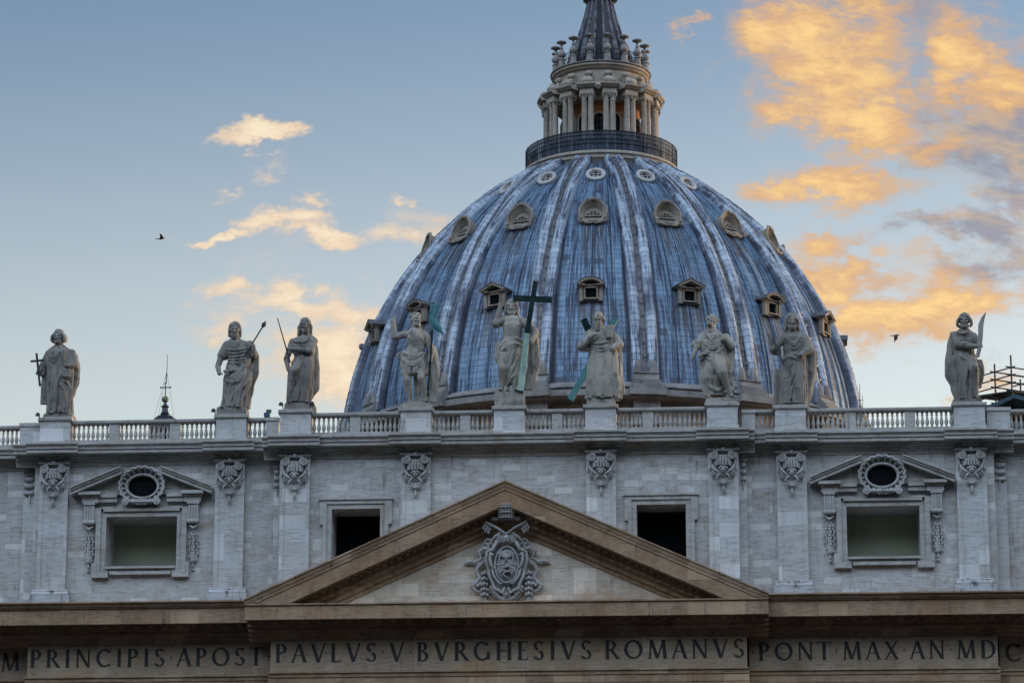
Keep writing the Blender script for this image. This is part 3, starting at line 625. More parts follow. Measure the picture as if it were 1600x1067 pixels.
# --- carved coat of arms in the tympanum
def arms():
    m = MB(); Y = YT
    # tiara
    m.lathe([(.0,1.30),(.12,1.28),(.34,1.1),(.46,.8),(.50,.4),(.46,.05),(.40,0)],(0.03,Y-.35,41.85),20,sy=.7)
    for z, r in ((42.0,.50),(42.32,.54),(42.66,.52)):
        m.tube([(.03+r*math.cos(a*math.pi/12),Y-.35+.7*r*math.sin(a*math.pi/12),z) for a in range(24)],.075,8,closed=True)
        for k in range(9): a = math.pi+k*math.pi/8; m.ell((.03+(r+.02)*math.cos(a),Y-.35+.72*r*math.sin(a),z+.15),(.07,.06,.11),8,6)
    m.ell((.03,Y-.35,43.26),.12); 
    for s in (-1, 1):                                # lappets, crossed keys
        m.tube([(s*.5,Y-.3,42.0),(s*.75,Y-.3,41.98),(s*.98,Y-.25,42.04)],[.09,.14,.15],8,flat=.5)
        m.tube([(s*-.55,Y-.3,40.5),(s*.1,Y-.42,41.0),(s*.6,Y-.42,41.35),(s*1.42,Y-.34,41.78)],[.09,.1,.1,.09],10)
        for k in range(3):                            # wards of the key
            for j in range(2): m.obox((s*(1.22+.16*k-.09*j),Y-.34,41.22+.14*k+.17*j-.1),.065,.1,.10)
        m.obox((s*1.3,Y-.3,41.36),.22,.06,.26)
        for a0 in (90, 210, 330):                     # trefoil bow
            cx, cz = s*1.27+.19*math.cos(R_(a0)), 40.28+.19*math.sin(R_(a0))
            m.tube([(cx+.19*math.cos(R_(t*24)),Y-.34,cz+.19*math.sin(R_(t*24))) for t in range(15)],.062,8,closed=True)
        m.tube([(s*1.15,Y-.3,40.42),(s*.75,Y-.38,40.8),(s*.4,Y-.42,41.02)],[.08,.12,.1],8)
        # shield scrolls
        m.tube([(s*.62,Y-.3,40.62),(s*.72,Y-.45,40.3),(s*.95,Y-.45,39.9),(s*1.32,Y-.4,39.8),(s*1.42,Y-.35,39.3),(s*1.28,Y-.3,38.7),(s*1.1,Y-.3,38.45)],[.1,.13,.14,.13,.14,.12,.1],10)
        m.tube([(s*1.1,Y-.42,39.75),(s*1.12,Y-.5,39.2),(s*1.02,Y-.5,38.8),(s*.85,Y-.45,38.62)],[.1,.11,.1,.07],8); m.ell((s*.98,Y-.48,39.55),.14)
        m.tube([(s*1.3,Y-.3,38.75),(s*1.15,Y-.36,38.1),(s*.95,Y-.36,37.7),(s*.82,Y-.36,37.25),(s*.5,Y-.4,37.1),(s*.28,Y-.42,36.9),(s*.1,Y-.4,37.35)],[.09,.13,.12,.14,.13,.15,.08],10)
        m.tube([(s*.98,Y-.4,38.7),(s*.9,Y-.48,38.2),(s*.68,Y-.5,37.85),(s*.5,Y-.5,37.6),(s*.3,Y-.5,37.55)],[.07,.09,.09,.08,.06],8)
        # side volutes and fluttering ribbons
        m.tube([(s*1.1,Y-.25,39.95),(s*1.6,Y-.3,40.1),(s*1.95,Y-.25,39.8),(s*1.75,Y-.22,39.4),(s*2.2,Y-.2,39.15),(s*2.6,Y-.18,39.24),(s*2.95,Y-.12,39.1)],[.1,.15,.16,.12,.10,.14,.05],8,flat=.55)
        m.tube([(s*1.5,Y-.2,39.2),(s*1.9,Y-.24,38.9),(s*2.1,Y-.2,38.55),(s*1.85,Y-.2,38.1),(s*2.1,Y-.2,37.75),(s*2.4,Y-.2,37.5),(s*2.15,Y-.15,37.15),(s*1.75,Y-.15,37.05)],[.1,.14,.12,.12,.14,.13,.12,.06],8,flat=.55)
        m.tube([(s*1.75,Y-.15,38.4),(s*1.6,Y-.18,37.9),(s*2.0,Y-.2,37.5),(s*2.3,Y-.16,37.8)],[.06,.1,.12,.05],8,flat=.55)
        # hanging bunches and flowers
        for k in range(5):
            for j in (-1, 0, 1):
                m.ell((s*1.52+j*.17,Y-.2-.08*(1-abs(j)),38.35-.36*k-.05*abs(j)),(.125,.13,.16),10,7)
        m.cap((s*1.52,Y-.1,38.4),(s*1.52,Y-.1,36.7),.12,.14); 
        for k in range(6): a = k*math.pi/3; m.ell((s*1.5+.15*math.cos(a),Y-.2,36.45+.15*math.sin(a)),.09,8,6)
        m.ell((s*1.5,Y-.27,36.45),.09,8,6); m.ell((s*1.5,Y-.16,36.1),(.08,.08,.2),8,6)
        # wreath under the shield
        for k in range(9):
            t = k/8; x = s*(1.02-.95*t); z = 37.35-.62*math.sin(t*math.pi*.62)-.25*t
            m.ell((x,Y-.28,z),(.15,.14,.15),10,7); m.ell((x+s*.12,Y-.2,z-.12),.10,8,6)
    # winged head above the shield
    m.ell((.02,Y-.45,40.62),(.24,.25,.28)); m.ell((.02,Y-.68,40.58),(.06,.06,.09),8,6)
    for s in (-1, 1):
        for k in range(4): m.tube([(s*.2,Y-.42,40.75-.1*k),(s*.5,Y-.46,40.82-.12*k),(s*.78,Y-.35,40.62-.16*k)],[.07,.09,.04],7)
        m.ell((s*.1,Y-.65,40.68),.06,8,6); m.ell((s*.1,Y-.6,40.46),.1,8,6)
    # oval field with the eagle over the dragon
    m.lathe([(0,-.34),(.5,-.32),(.85,-.22),(1.0,0)],(0,0,0),32) if False else None
    vs = [(0,Y-.42,38.9)]; n = 40
    for r, y in ((.55,-.40),(.92,-.32),(1.05,.0)):
        for i in range(n): a = 2*math.pi*i/n; vs.append((.02+r*.74*math.cos(a), Y+y, 38.9+r*1.22*math.sin(a)))
    m.add(vs, [(0,1+(i+1)%n,1+i) for i in range(n)]+[(1+j*n+i,1+j*n+(i+1)%n,1+(j+1)*n+(i+1)%n,1+(j+1)*n+i) for j in range(2) for i in range(n)], True)
    m.tube([(.02+.80*math.cos(2*math.pi*i/40),Y-.36,38.9+1.24*math.sin(2*math.pi*i/40)) for i in range(40)],.085,8,closed=True)
    m.bar((-.72,Y-.44,38.92),(.74,Y-.44,38.92),.03,.05)
    m.ell((.0,Y-.46,39.45),(.13,.12,.26)); m.ell((.03,Y-.5,39.78),(.08,.1,.09),8,6); m.cap((.08,Y-.5,39.78),(.18,Y-.5,39.74),.04,.02,6)
    for s in (-1, 1):
        for k in range(6): m.tube([(s*.08,Y-.44,39.62-.05*k),(s*(.34+.02*k),Y-.5,39.78-.06*k),(s*(.6-.03*k),Y-.44,39.62-.13*k)],[.05,.06,.03],6)
        m.cap((s*.06,Y-.48,39.22),(s*.16,Y-.46,39.02),.05,.03,6)
    m.tube([(-.42,Y-.46,38.72),(-.15,Y-.54,38.66),(.12,Y-.54,38.76),(.34,Y-.5,38.62),(.22,Y-.52,38.4),(-.05,Y-.54,38.36),(-.22,Y-.52,38.18),(.0,Y-.5,38.0),(.22,Y-.48,37.95)],[.05,.1,.13,.12,.11,.12,.1,.07,.03],8)
    for k in range(5): m.tube([(.1,Y-.5,38.66),(-.2-.06*k,Y-.56,38.6-.07*k),(-.5+.02*k,Y-.46,38.5-.11*k)],[.05,.05,.02],6); m.tube([(.2,Y-.5,38.6),(.4,Y-.55,38.5-.08*k),(.56-.05*k,Y-.44,38.4-.1*k)],[.04,.05,.02],6)
    # boss of the wreath
    for k in range(8): a = k*math.pi/4; m.ell((.03+.2*math.cos(a),Y-.36,36.78+.17*math.sin(a)),.11,8,6)
    m.ell((.03,Y-.46,36.78),.12)
    m.box(-.9,1.,Y-.1,Y+.03,37.0,40.2)
    m.v = [(x, Y+(y-Y)*1.45-max(0, z-40.2)*.30, z) for x, y, z in m.v]           # the crown leans out under the cornice
    return m
o = arms().build('coat_of_arms', M_ARMS, PED); tag(o, 'carved crest with triple tiara, crossed keys, eagle and dragon shield')
# --- inscription: drawn Roman capitals
TK, TN = .19, .10
class Pen:
    def __init__(s): s.q = []
    def st(s, p, q, w):                              # straight stroke of horizontal width w
        s.q.append([(p[0]-w/2,p[1]),(p[0]+w/2,p[1]),(q[0]+w/2,q[1]),(q[0]-w/2,q[1])]); return s
    def hb(s, x0, x1, z, w): s.q.append([(x0,z-w/2),(x1,z-w/2),(x1,z+w/2),(x0,z+w/2)]); return s
    def sf(s, x, z, l=.15): d = .035 if z < .5 else -.035; s.q.append([(x-l,z),(x+l,z),(x+l*.55,z+d),(x-l*.55,z+d)]); return s
    def arc(s, cx, cz, rx, rz, a0, a1, thick=TK, thin=TN, n=20):
        P = []
        for i in range(n+1):
            a = R_(a0+(a1-a0)*i/n); w = thin+(thick-thin)*abs(math.cos(a-R_(12)))**1.5
            P.append(((cx+rx*math.cos(a), cz+rz*math.sin(a)), (cx+(rx-w)*math.cos(a), cz+(rz-w*.9)*math.sin(a))))
        for a, b in zip(P, P[1:]): s.q.append([a[0], b[0], b[1], a[1]])
        return s
def glyph(c):
    p = Pen()
    if c == 'I': p.st((.2,0),(.2,1),TK).sf(.2,0).sf(.2,1); return p.q, .40
    if c == 'M': p.st((.12,0),(.2,1),TN).st((.2,1),(.52,.02),TK).st((.52,.02),(.84,1),TN).st((.92,0),(.84,1),TK).sf(.12,0).sf(.92,0).sf(.16,1,.1).sf(.88,1,.1); return p.q, 1.06
    if c == 'N': p.st((.15,0),(.15,1),TN).st((.15,1),(.76,0),TK).st((.76,0),(.76,1),TN).sf(.15,0).sf(.12,1,.11).sf(.76,1); return p.q, .92
    if c in 'PR':
        p.st((.17,0),(.17,1),TK).sf(.17,0).hb(.1,.36,.97,.06).hb(.17,.36,.50,TN*.9).arc(.34,.735,.29,.265,-90,90)
        if c == 'R': p.st((.36,.5),(.74,0),TK).sf(.78,0,.09); return p.q, .80
        return p.q, .68
    if c == 'B': p.st((.17,0),(.17,1),TK).hb(.05,.34,.97,.06).hb(.05,.36,.03,.06).hb(.17,.36,.52,.05).arc(.32,.76,.25,.24,-90,90).arc(.35,.265,.30,.265,-90,90); return p.q, .72
    if c == 'D': p.st((.17,0),(.17,1),TK).hb(.05,.4,.97,.06).hb(.05,.4,.03,.06).arc(.38,.5,.46,.5,-90,90); return p.q, .92
    if c == 'C': p.arc(.5,.5,.46,.5,48,312).st((.80,.76),(.80,.96),.05).st((.80,.04),(.80,.22),.04); return p.q, .90
    if c == 'G': p.arc(.5,.5,.46,.5,48,318).st((.80,.76),(.80,.96),.05).st((.82,.06),(.82,.42),TK).sf(.82,.44,.14); return p.q, .98
    if c == 'O': p.arc(.52,.5,.49,.5,0,360,n=32); return p.q, 1.04
    if c == 'S': p.arc(.32,.745,.25,.255,35,180,.15,.085).arc(.32,.745,.25,.255,180,262,.15,.17).arc(.32,.26,.27,.26,82,0,.15,.17).arc(.32,.26,.27,.26,0,-150,.15,.085).st((.52,.8),(.53,.96),.045).st((.09,.05),(.08,.24),.045); return p.q, .64
    if c == 'T': p.st((.36,0),(.36,.98),TK).sf(.36,0).hb(.0,.72,.97,.06).st((.03,.84),(.0,1),.05).st((.69,.84),(.72,1),.05); return p.q, .74
    if c == 'A': p.st((.06,0),(.40,1),TN).st((.72,0),(.40,1),TK).hb(.17,.6,.36,.05).sf(.06,0,.11).sf(.73,0,.13); return p.q, .80
    if c == 'V': p.st((.10,1),(.42,0),TK).st((.74,1),(.42,0),TN).sf(.10,1,.13).sf(.74,1,.11); return p.q, .82
    if c == 'L': p.st((.17,0),(.17,1),TK).sf(.17,1).hb(.05,.56,.03,.06).st((.55,0),(.58,.18),.05); return p.q, .62
    if c == 'H': p.st((.17,0),(.17,1),TK).st((.74,0),(.74,1),TK).hb(.17,.74,.52,.055).sf(.17,0).sf(.17,1).sf(.74,0).sf(.74,1); return p.q, .92
    if c == 'E': p.st((.17,0),(.17,1),TK).hb(.05,.54,.97,.06).hb(.17,.48,.52,.05).hb(.05,.56,.03,.06).st((.53,.84),(.54,1),.045).st((.55,0),(.58,.18),.05); return p.q, .62
    if c == 'X': p.st((.12,1),(.70,0),TK).st((.08,0),(.70,1),TN).sf(.12,1,.12).sf(.70,0,.12).sf(.08,0,.1).sf(.70,1,.1); return p.q, .80
    if c == '·': p.q.append([(.03,.50),(.17,.60),(.12,.50)]); p.q.append([(.03,.50),(.12,.50),(.17,.40)]); return p.q, .2
    return p.q, .3
def text(txt, x0, x1, z0, h, y, parent=None):
    G = [glyph(c) for c in txt]; W_ = sum(a for _, a in G)*h; gap = (x1-x0-W_)/max(1, len(txt)-1)
    x = x0
    for q, a in G:
        m = MB()
        for k, poly in enumerate(q): m.prism([(x+u*h, z0+w*h) for u, w in poly], y-.012-.0004*(k % 17), y+.02)
        m.build('letter' if a > .3 else 'interpunct', M_INK, parent); x += a*h+gap
text('PAVLVS·V·BVRGHESIVS·ROMANVS', -15.98, 16.12, 32.50, 1.30, -1.7, FZ[0])
text('PRINCIPIS·APOST·', -33.25, -16.45, 32.50, 1.27, -.5, FZ[1])
text('·PONT·MAX·AN·MD', 16.5, 33.15, 32.46, 1.25, -.5, FZ[2])
text('M', -35.55, -34.2, 32.5, 1.27, .8, FZ[3]); text('C', 33.75, 34.9, 32.4, 1.25, .8, FZ[4])
# ------------------------------------------------------------------ balustrade runs between the pedestals
def bal_prof():
    return [(.0,0),(.125,0),(.125,.08),(.075,.11),(.07,.14),(.10,.20),(.135,.32),(.14,.40),(.115,.52),(.075,.68),(.06,.80),(.065,.86),(.10,.88),(.10,.92),(.065,.95),(.07,1.0),(.12,1.05),(.12,1.15),(0,1.15)]
BALM = MB().lathe(bal_prof(), n=12).mesh('baluster', M_TRIM)
def balustrade(x0, x1, y, piers, label):
    t = thing('balustrade', ((x0+x1)/2, y, 48.2), label, 'balustrade', 'balustrade runs along the roofline')
    MB().box(x0, x1, y-.26, y+.26, 48.2, 48.62).build('base_course', M_TRIM, t)
    m = MB(); m.ext([(y-.26,49.77),(y-.34,49.84),(y-.36,49.98),(y-.30,50.03),(y+.30,50.03),(y+.36,49.98),(y+.34,49.84),(y+.26,49.77)], x0, x1); m.build('handrail', M_TRIM, t)
    segs = []; a = x0
    for p in piers: segs.append((a, p-.36)); a = p+.36; MB().box(p-.36, p+.36, y-.2, y+.2, 48.62, 49.77).build('pier', M_TRIM, t)
    segs.append((a, x1))
    for a, b in segs:
        n = max(1, round((b-a)/.325))
        for i in range(n):
            o = bpy.data.objects.new('baluster', BALM); COL.objects.link(o); o.parent = t; o.location = Vector((a+(b-a)*(i+.5)/n, y, 48.62)) - WL[t]
E2 = 1.06
balustrade(-47, -34.7, 1.3, (-38.1,-42.4), 'set-back stone balustrade run cut off by the left picture edge')
balustrade(-32+E2, -19.5-E2, .1, (-27.9,-23.6), 'stone balustrade run with the small cupola showing behind its balusters')
balustrade(-19.5+E2, -17.1, .1, (), 'short balustrade run between the spear bearer and the staff bearer')
balustrade(-14.8+E2, -6.38-E2, -1.1, (-10.7,), 'stone balustrade run between staff bearer and bare-legged statue, its left half against sky')
balustrade(-6.38+E2, .12-E2, -1.1, (-3.0,), 'stone balustrade run left of the tall cross bearer, before a dome rib foot')
balustrade(.12+E2, 6.45-E2, -1.1, (3.4,), 'stone balustrade run right of the tall cross bearer, below the diagonal cross')
balustrade(6.45+E2, 14.85-E2, -1.1, (9.7,), 'stone balustrade run between the diagonal cross statue and the statue gazing upward')
balustrade(17.1, 19.55-E2, .1, (), 'short balustrade run right of the statue gazing upward')
balustrade(19.55+E2, 31.85-E2, .1, (23.7,27.8), 'long balustrade run right of the dome, half its gaps filled with sky')
balustrade(34.7, 47, 1.3, (38.0,42.4), 'stone balustrade run in front of the scaffolding at the right edge')
# ------------------------------------------------------------------ dome
DX, DY = .55, 136.0; DZ0, DC, DR = 74.0, 10.0, 38.9
def dr(z): return -DC+math.sqrt(max(DR*DR-(z-DZ0)**2, 0))
def dslope(z):                                       # outward normal (radial, vertical) of the shell
    r = dr(z)+DC; return Vector((r, z-DZ0)).normalized()
ZB, ZTOP = 77.75, 108.7
PH0 = -90.0                                          # bay k faces PH0 + 22.5 k degrees
ZL = [ZB]; AL = [0.]
while ZL[-1] < ZTOP:                                 # even steps along the slope
    nrm = dslope(ZL[-1]); z = ZL[-1]+.40*nrm.x; AL.append(AL[-1]+.40); ZL.append(min(z, ZTOP))
DO = thing('ribbed_dome', (DX,DY,45), 'large ribbed dome of blue grey lead sheets with three tiers of dormer windows', 'dome')
def pol(r, a, z): return (DX+r*math.cos(a), DY+r*math.sin(a), z)
m = MB(); m.uv = []; nseg = 192
for i, z in enumerate(ZL):
    for j in range(nseg+1):
        a = R_(PH0-11.25)+2*math.pi*j/nseg; m.v.append(pol(dr(z), a, z)); m.uv.append((j/nseg*16*8*1.15, AL[i]))
for i in range(len(ZL)-1):
    for j in range(nseg): m.f.append([i*(nseg+1)+j, i*(nseg+1)+j+1, (i+1)*(nseg+1)+j+1, (i+1)*(nseg+1)+j]); m.s.append(True)
for k in range(-5, 6):                               # raised lead rolls running up each bay
    for off in (-4.35, -.35, .35, 4.35):
        for e in ((-.22, .22) if abs(off) > 1 else (0,)):
            b = len(m.v); cnt = 0; sec = ((-.10,-.02),(-.075,.09),(0,.14),(.075,.09),(.10,-.02))
            zl = [z for z in ZL[::2] if z < 107.5]
            for i, z in enumerate(zl):
                nr = dslope(z); r = dr(z); a0 = R_(PH0+22.5*k+off*(1-.15*(z-ZB)/31))
                for w, h in sec:
                    m.v.append(pol(r+nr.x*h, a0+(w+e)*(.8+.2*r/29)/r, z+nr.y*h)); m.uv.append((k*40+off*7+e*3+w*2+.3, AL[2*i]))
            for i in range(len(zl)-1):
                for q in range(4): m.f.append([b+i*5+q, b+i*5+q+1, b+(i+1)*5+q+1, b+(i+1)*5+q]); m.s.append(True)
m.build('lead_shell', M_LEAD, DO, org=(DX,DY,ZB))
# ribs: two rounded bands with a sunk strip between, carrying lamp pegs
sec = [(-1.52,-.05),(-1.50,.45),(-1.36,.74),(-1.10,.90),(-.78,.90),(-.46,.76),(-.28,.52),(-.24,.34),(.24,.34),(.28,.52),(.46,.76),(.78,.90),(1.10,.90),(1.36,.74),(1.50,.45),(1.52,-.05)]
m = MB(); m.uv = []
zl = ZL[:]
for i, z in enumerate(zl):
    r = dr(z); nr = dslope(z); s = .52+.48*min(1, (r/29.07))
    hh = .75+.25*r/29
    lap = .07*(1-(AL[i]/.75) % 1.)
    for w, h in sec:
        w2 = w*s; a = R_(PH0)+w2/r; H = h*hh+(lap if h > .2 else 0)
        m.v.append((r*math.sin(w2/r)+nr.x*H*math.sin(w2/r), -(r+nr.x*H)*math.cos(w2/r), z-ZB+nr.y*H)); m.uv.append((w2*1.2+2.0, AL[i]))
n = len(sec)
for i in range(len(zl)-1):
    for q in range(n-1): m.f.append([i*n+q, i*n+q+1, (i+1)*n+q+1, (i+1)*n+q]); m.s.append(True)
def slab(m, c, hx, hy, hz, rot=None):
    b = len(m.v); m.obox(c, hx, hy, hz, rot)
    if m.uv is not None: m.uv.extend([(.5,.5)]*(len(m.v)-b))
for i in range(3, len(zl)-4, 4):
    z = zl[i]; r = dr(z); nr = dslope(z); rot = Matrix.Rotation(math.atan2(nr.y, nr.x), 4, 'X')
    p = Vector((0,-(r+nr.x*.62),z-ZB+nr.y*.62)); slab(m, p-Vector((0,-nr.x*.16,nr.y*.16)), .06, .16, .05, rot); slab(m, p+Vector((.04,-nr.x*.02,nr.y*.02+.06)), .09, .05, .09, rot)
RIBM = m.mesh('rib', M_RIB)
mb = MB()                                            # stone foot of a rib
mb.ext([(-28.6,1.0),(-29.75,1.0),(-29.95,.85),(-29.8,.72),(-29.95,.3),(-30.3,.1),(-30.3,-.1),(-28.6,-.1)], -1.35, 1.35)
for s in (-1, 1): mb.cap((s*.80,-29.42,.95),(s*.78,-29.25,2.0),.50,.40,12)
mb.box(-1.95,1.95,-31.3,-28.5,-1.75,-1.05); mb.box(-1.6,1.6,-31.0,-28.5,-1.05,-.55); mb.box(-1.5,1.5,-30.6,-28.5,-.55,-.1); mb.box(-1.7,1.7,-30.9,-28.4,-2.0,-1.75); mb.box(-1.4,1.4,-30.2,-28.4,-4.6,-2.0)
M_FOOT = stone('rib_foot_stone', (.15,.145,.14), (.26,.25,.24), (.03,.03,.03), None, None, .9, bed=.3)
FOOTM = mb.mesh('rib_base', M_FOOT)
for k in range(-5, 5):
    a = R_(22.5*k+11.25)
    o = bpy.data.objects.new('rib', RIBM); COL.objects.link(o); o.parent = DO; o.location = (0,0,ZB-45); o.rotation_euler.z = a
    f = bpy.data.objects.new('rib_base', FOOTM); COL.objects.link(f); f.parent = o
# stone ring under the lead, and the drum below it
m = MB(); m.lathe([(29.15,77.78),(29.25,77.62),(30.2,77.15),(30.25,77.0),(29.9,76.9),(29.85,76.75),(30.75,76.65),(30.8,76.0),(30.6,75.92),(28.9,75.9),(28.8,75.3),(28.6,75.2)], (DX,DY,0), 128)
m.build('ring_cornice', M_FOOT, DO, org=(DX,DY,75))
m = MB(); m.lathe([(28.6,75.3),(28.6,45)], (DX,DY,0), 96); m.build('drum_wall', M_DRUM, DO, org=(DX,DY,45))
m = MB().box(-.75,.75,-29.0,-28.4,-6,-2.3).mesh('drum_pilaster', M_DORM)
for k in range(-4, 5):
    for off in (-6.5, -3.4, 3.4, 6.5):
        o = bpy.data.objects.new('drum_pilaster', m); COL.objects.link(o); o.parent = DO; o.location = (0,0,ZB-45); o.rotation_euler.z = R_(22.5*k+off)
# ---- dormers; local frame: x across, -y outward, z up, origin on the shell
def dormer_low(kind):
    m = MB(); st = MB(); D = 2.2
    m.box(-1.15,-.68,-.35,D,-1.15,.80); m.box(.68,1.15,-.35,D,-1.15,.80); m.box(-.68,.68,-.35,D,.52,.80); m.box(-.68,.68,-.35,D,-1.15,-.70)
    for s in (-1, 1):
        a, b = sorted((s*1.0, s*1.42)); st.box(a, b, -.62, -.1, -.98, .55); st.box(a-.06, b+.06, -.72, -.1, .55, .78); st.box(a-.04, b+.04, -.68, -.1, -1.14, -.98)
        a, b = sorted((s*.66, s*.88)); st.box(a, b, -.55, .2, -.74, .50)
        a, b = sorted((s*.70, s*1.62)); st.box(a, b, -1.02, .2, .78, .92)
    st.box(-.88,.88,-.56,.2,.50,.70); st.box(-.95,.95,-.66,.2,-.90,-.74); st.box(-.70,.70,-.72,.2,.785,.90)
    if kind == 'arch':
        n = 14; out = []; inn = []; top = []
        for i in range(n+1):
            a = R_(30+120*i/n); c_, s_ = math.cos(a), math.sin(a)
            top.append((1.98*c_, .02+1.80*s_)); out.append((1.90*c_, .04+1.66*s_)); inn.append((1.58*c_, .08+1.36*s_))
        for i in range(n):
            for mm, A_, B_, y0 in ((m, top, out, -1.22), (st, out, inn, -1.15)):
                mm.add([(A_[i][0],y0,A_[i][1]),(A_[i+1][0],y0,A_[i+1][1]),(B_[i+1][0],y0,B_[i+1][1]),(B_[i][0],y0,B_[i][1]),
                   (A_[i][0],D,A_[i][1]),(A_[i+1][0],D,A_[i+1][1]),(B_[i+1][0],D,B_[i+1][1]),(B_[i][0],D,B_[i][1])], [(0,1,2,3),(0,4,5,1),(3,2,6,7)])
        m.prism([(p[0]*.98, p[1]) for p in inn], -.10, D)
    else:
        m.prism([(-1.84,1.0),(-1.84,1.12),(0,2.06),(1.84,1.12),(1.84,1.0),(0,1.94)], -1.22, D)
        st.prism([(-1.75,.92),(-1.75,1.02),(0,1.92),(1.75,1.02),(1.75,.92),(1.42,.92),(0,1.60),(-1.42,.92)], -1.15, D)
        m.prism([(-1.4,.93),(1.4,.93),(0,1.6)], -.10, D)
    v = MB().box(-.67,.67,-.22,-.12,-.69,.51)
    return m.mesh('dormer_window', M_DLEAD), st.mesh('surround', M_DORM), v.mesh('pane', M_VOID)
M_DLEAD = plain('dormer_lead', (.10,.105,.12), .6, .15, .5, 2.)
def dormer_mid():
    m = MB(); n = 26; D = 1.6
    ang = [R_(-42+264*i/n) for i in range(n+1)]
    for r0, y0, r1, y1 in ((1.62,-.62,1.62,D),(1.34,-.52,1.62,-.62),(.98,.10,1.34,-.52)):   # hood: rim and scooped inside
        b = len(m.v)
        for a in ang:
            top = 1+.10*max(0, math.sin(a))
            m.v.append((r0*math.cos(a), y0+.25*(1-math.sin(a)) if y0 < 0 else y0, .18+r0*.98*top*math.sin(a)))
            m.v.append((r1*math.cos(a), y1+.25*(1-math.sin(a)) if y1 < 0 else y1, .18+r1*.98*top*math.sin(a)))
        for i in range(n): m.f.append([b+2*i, b+2*i+1, b+2*i+3, b+2*i+2]); m.s.append(True)
    m.tube([(1.56*math.cos(a), -.62+.25*(1-math.sin(a)), .18+1.53*(1+.1*max(0,math.sin(a)))*math.sin(a)) for a in ang], .16, 8)
    vs = [(0,.12,.2)]+[(1.36*math.cos(2*math.pi*i/32), .10, .18+1.3*math.sin(2*math.pi*i/32)) for i in range(32)]
    m.add(vs, [(0,1+(i+1)%32,1+i) for i in range(32)])
    m.tube([(.86*math.cos(R_(180*i/14)),.02,.0+.66*math.sin(R_(180*i/14))) for i in range(15)],.10,8); m.bar((-.95,0,-.05),(.95,0,-.05),.2,.14)
    for s in (-1, 1):
        m.tube([(s*1.35,-.4,-.72),(s*1.62,-.45,-.95),(s*1.45,-.5,-1.22),(s*1.1,-.45,-1.1),(s*.8,-.5,-1.35),(s*.4,-.5,-1.42),(s*0,-.48,-1.3)],[.1,.17,.16,.13,.15,.13,.1],8)
        m.tube([(s*.2,-.6,1.75),(s*.55,-.7,1.95),(s*.75,-.72,1.75),(s*1.1,-.6,1.5)],[.1,.16,.13,.07],8); m.ell((s*1.45,-.45,-.6),.24)
    m.ell((0,-.7,1.9),(.34,.25,.26)); m.box(-1.2,1.2,-.4,D,-1.3,-.75); m.ell((0,-.48,-1.05),(.5,.2,.28))
    g = MB(); vs = [(0,-.015,.3)]+[(.80*math.cos(R_(180*i/14)),-.015,.03+.60*math.sin(R_(180*i/14))) for i in range(15)]
    g.add(vs, [(0,1+i,2+i) for i in range(14)]+[(0,15,1)])
    b = MB()
    for x in (-.4, 0, .4): b.box(x-.045, x+.045, -.06, -.02, .02, .02+.58*math.sqrt(1-(x/.8)**2))
    b.box(-.74,.74,-.062,-.022,.27,.34)
    return m.mesh('dormer_window', M_DORM), g.mesh('pane', M_VOID), b.mesh('glazing_bar', M_DORM)
def dormer_top():
    m = MB(); n = 36; L = [2*math.pi*i/n for i in range(n)]
    b = len(m.v)
    for r, y in ((1.12,.9),(1.12,-.42),(.98,-.52),(.76,-.50),(.66,-.36),(.66,.05)):
        for a in L: m.v.append((r*math.cos(a), y, r*math.sin(a)))
    for j in range(5):
        for i in range(n): m.f.append([b+j*n+i, b+j*n+(i+1) % n, b+(j+1)*n+(i+1) % n, b+(j+1)*n+i]); m.s.append(True)
    g = MB().add([(0,-.1,0)]+[(.67*math.cos(a),-.1,.67*math.sin(a)) for a in L], [(0,1+(i+1)%n,1+i) for i in range(n)])
    c = MB()
    for x in (-.24,.24): c.box(x-.04,x+.04,-.2,-.12,-.6,.6)
    c.box(-.66,.66,-.21,-.11,-.24,-.16); c.box(-.66,.66,-.21,-.11,.18,.26)
    return m.mesh('dormer_window', M_RIBST), g.mesh('pane', M_VOID), c.mesh('glazing_bar', M_RIBST)
M_RIBST = stone('oculus_stone', (.36,.35,.34), (.46,.45,.44), (.07,.07,.07), None, None, .7)
LOW_A, LOW_T, MID, TOPD = dormer_low('arch'), dormer_low('gable'), dormer_mid(), dormer_top()
def dormer(meshes, k, z, out, tilt=0., label=None, sc=1.):
    a = R_(22.5*k); r = dr(z)+out; par = DO
    for i, me in enumerate(meshes):
        o = bpy.data.objects.new(me.name, me); COL.objects.link(o); o.parent = par
        if i == 0: o.location = (r*math.sin(a), -r*math.cos(a), z-45); o.rotation_euler = (R_(tilt), 0, a); par = o; tag(o, label); o.scale = (sc,)*3
for k in range(-4, 5):
    dormer(LOW_A if k % 2 == 0 else LOW_T, k, 88.0, .35, label='dormer window under a curved pediment' if k % 2 == 0 else 'dormer window under a gabled pediment', sc=.87)
    dormer(MID, k, 98.2, .30, -22, 'half-moon dormer window under a scooped scroll hood', sc=.95)
    dormer(TOPD, k, 104.65, .1, -38, 'small round dormer window')
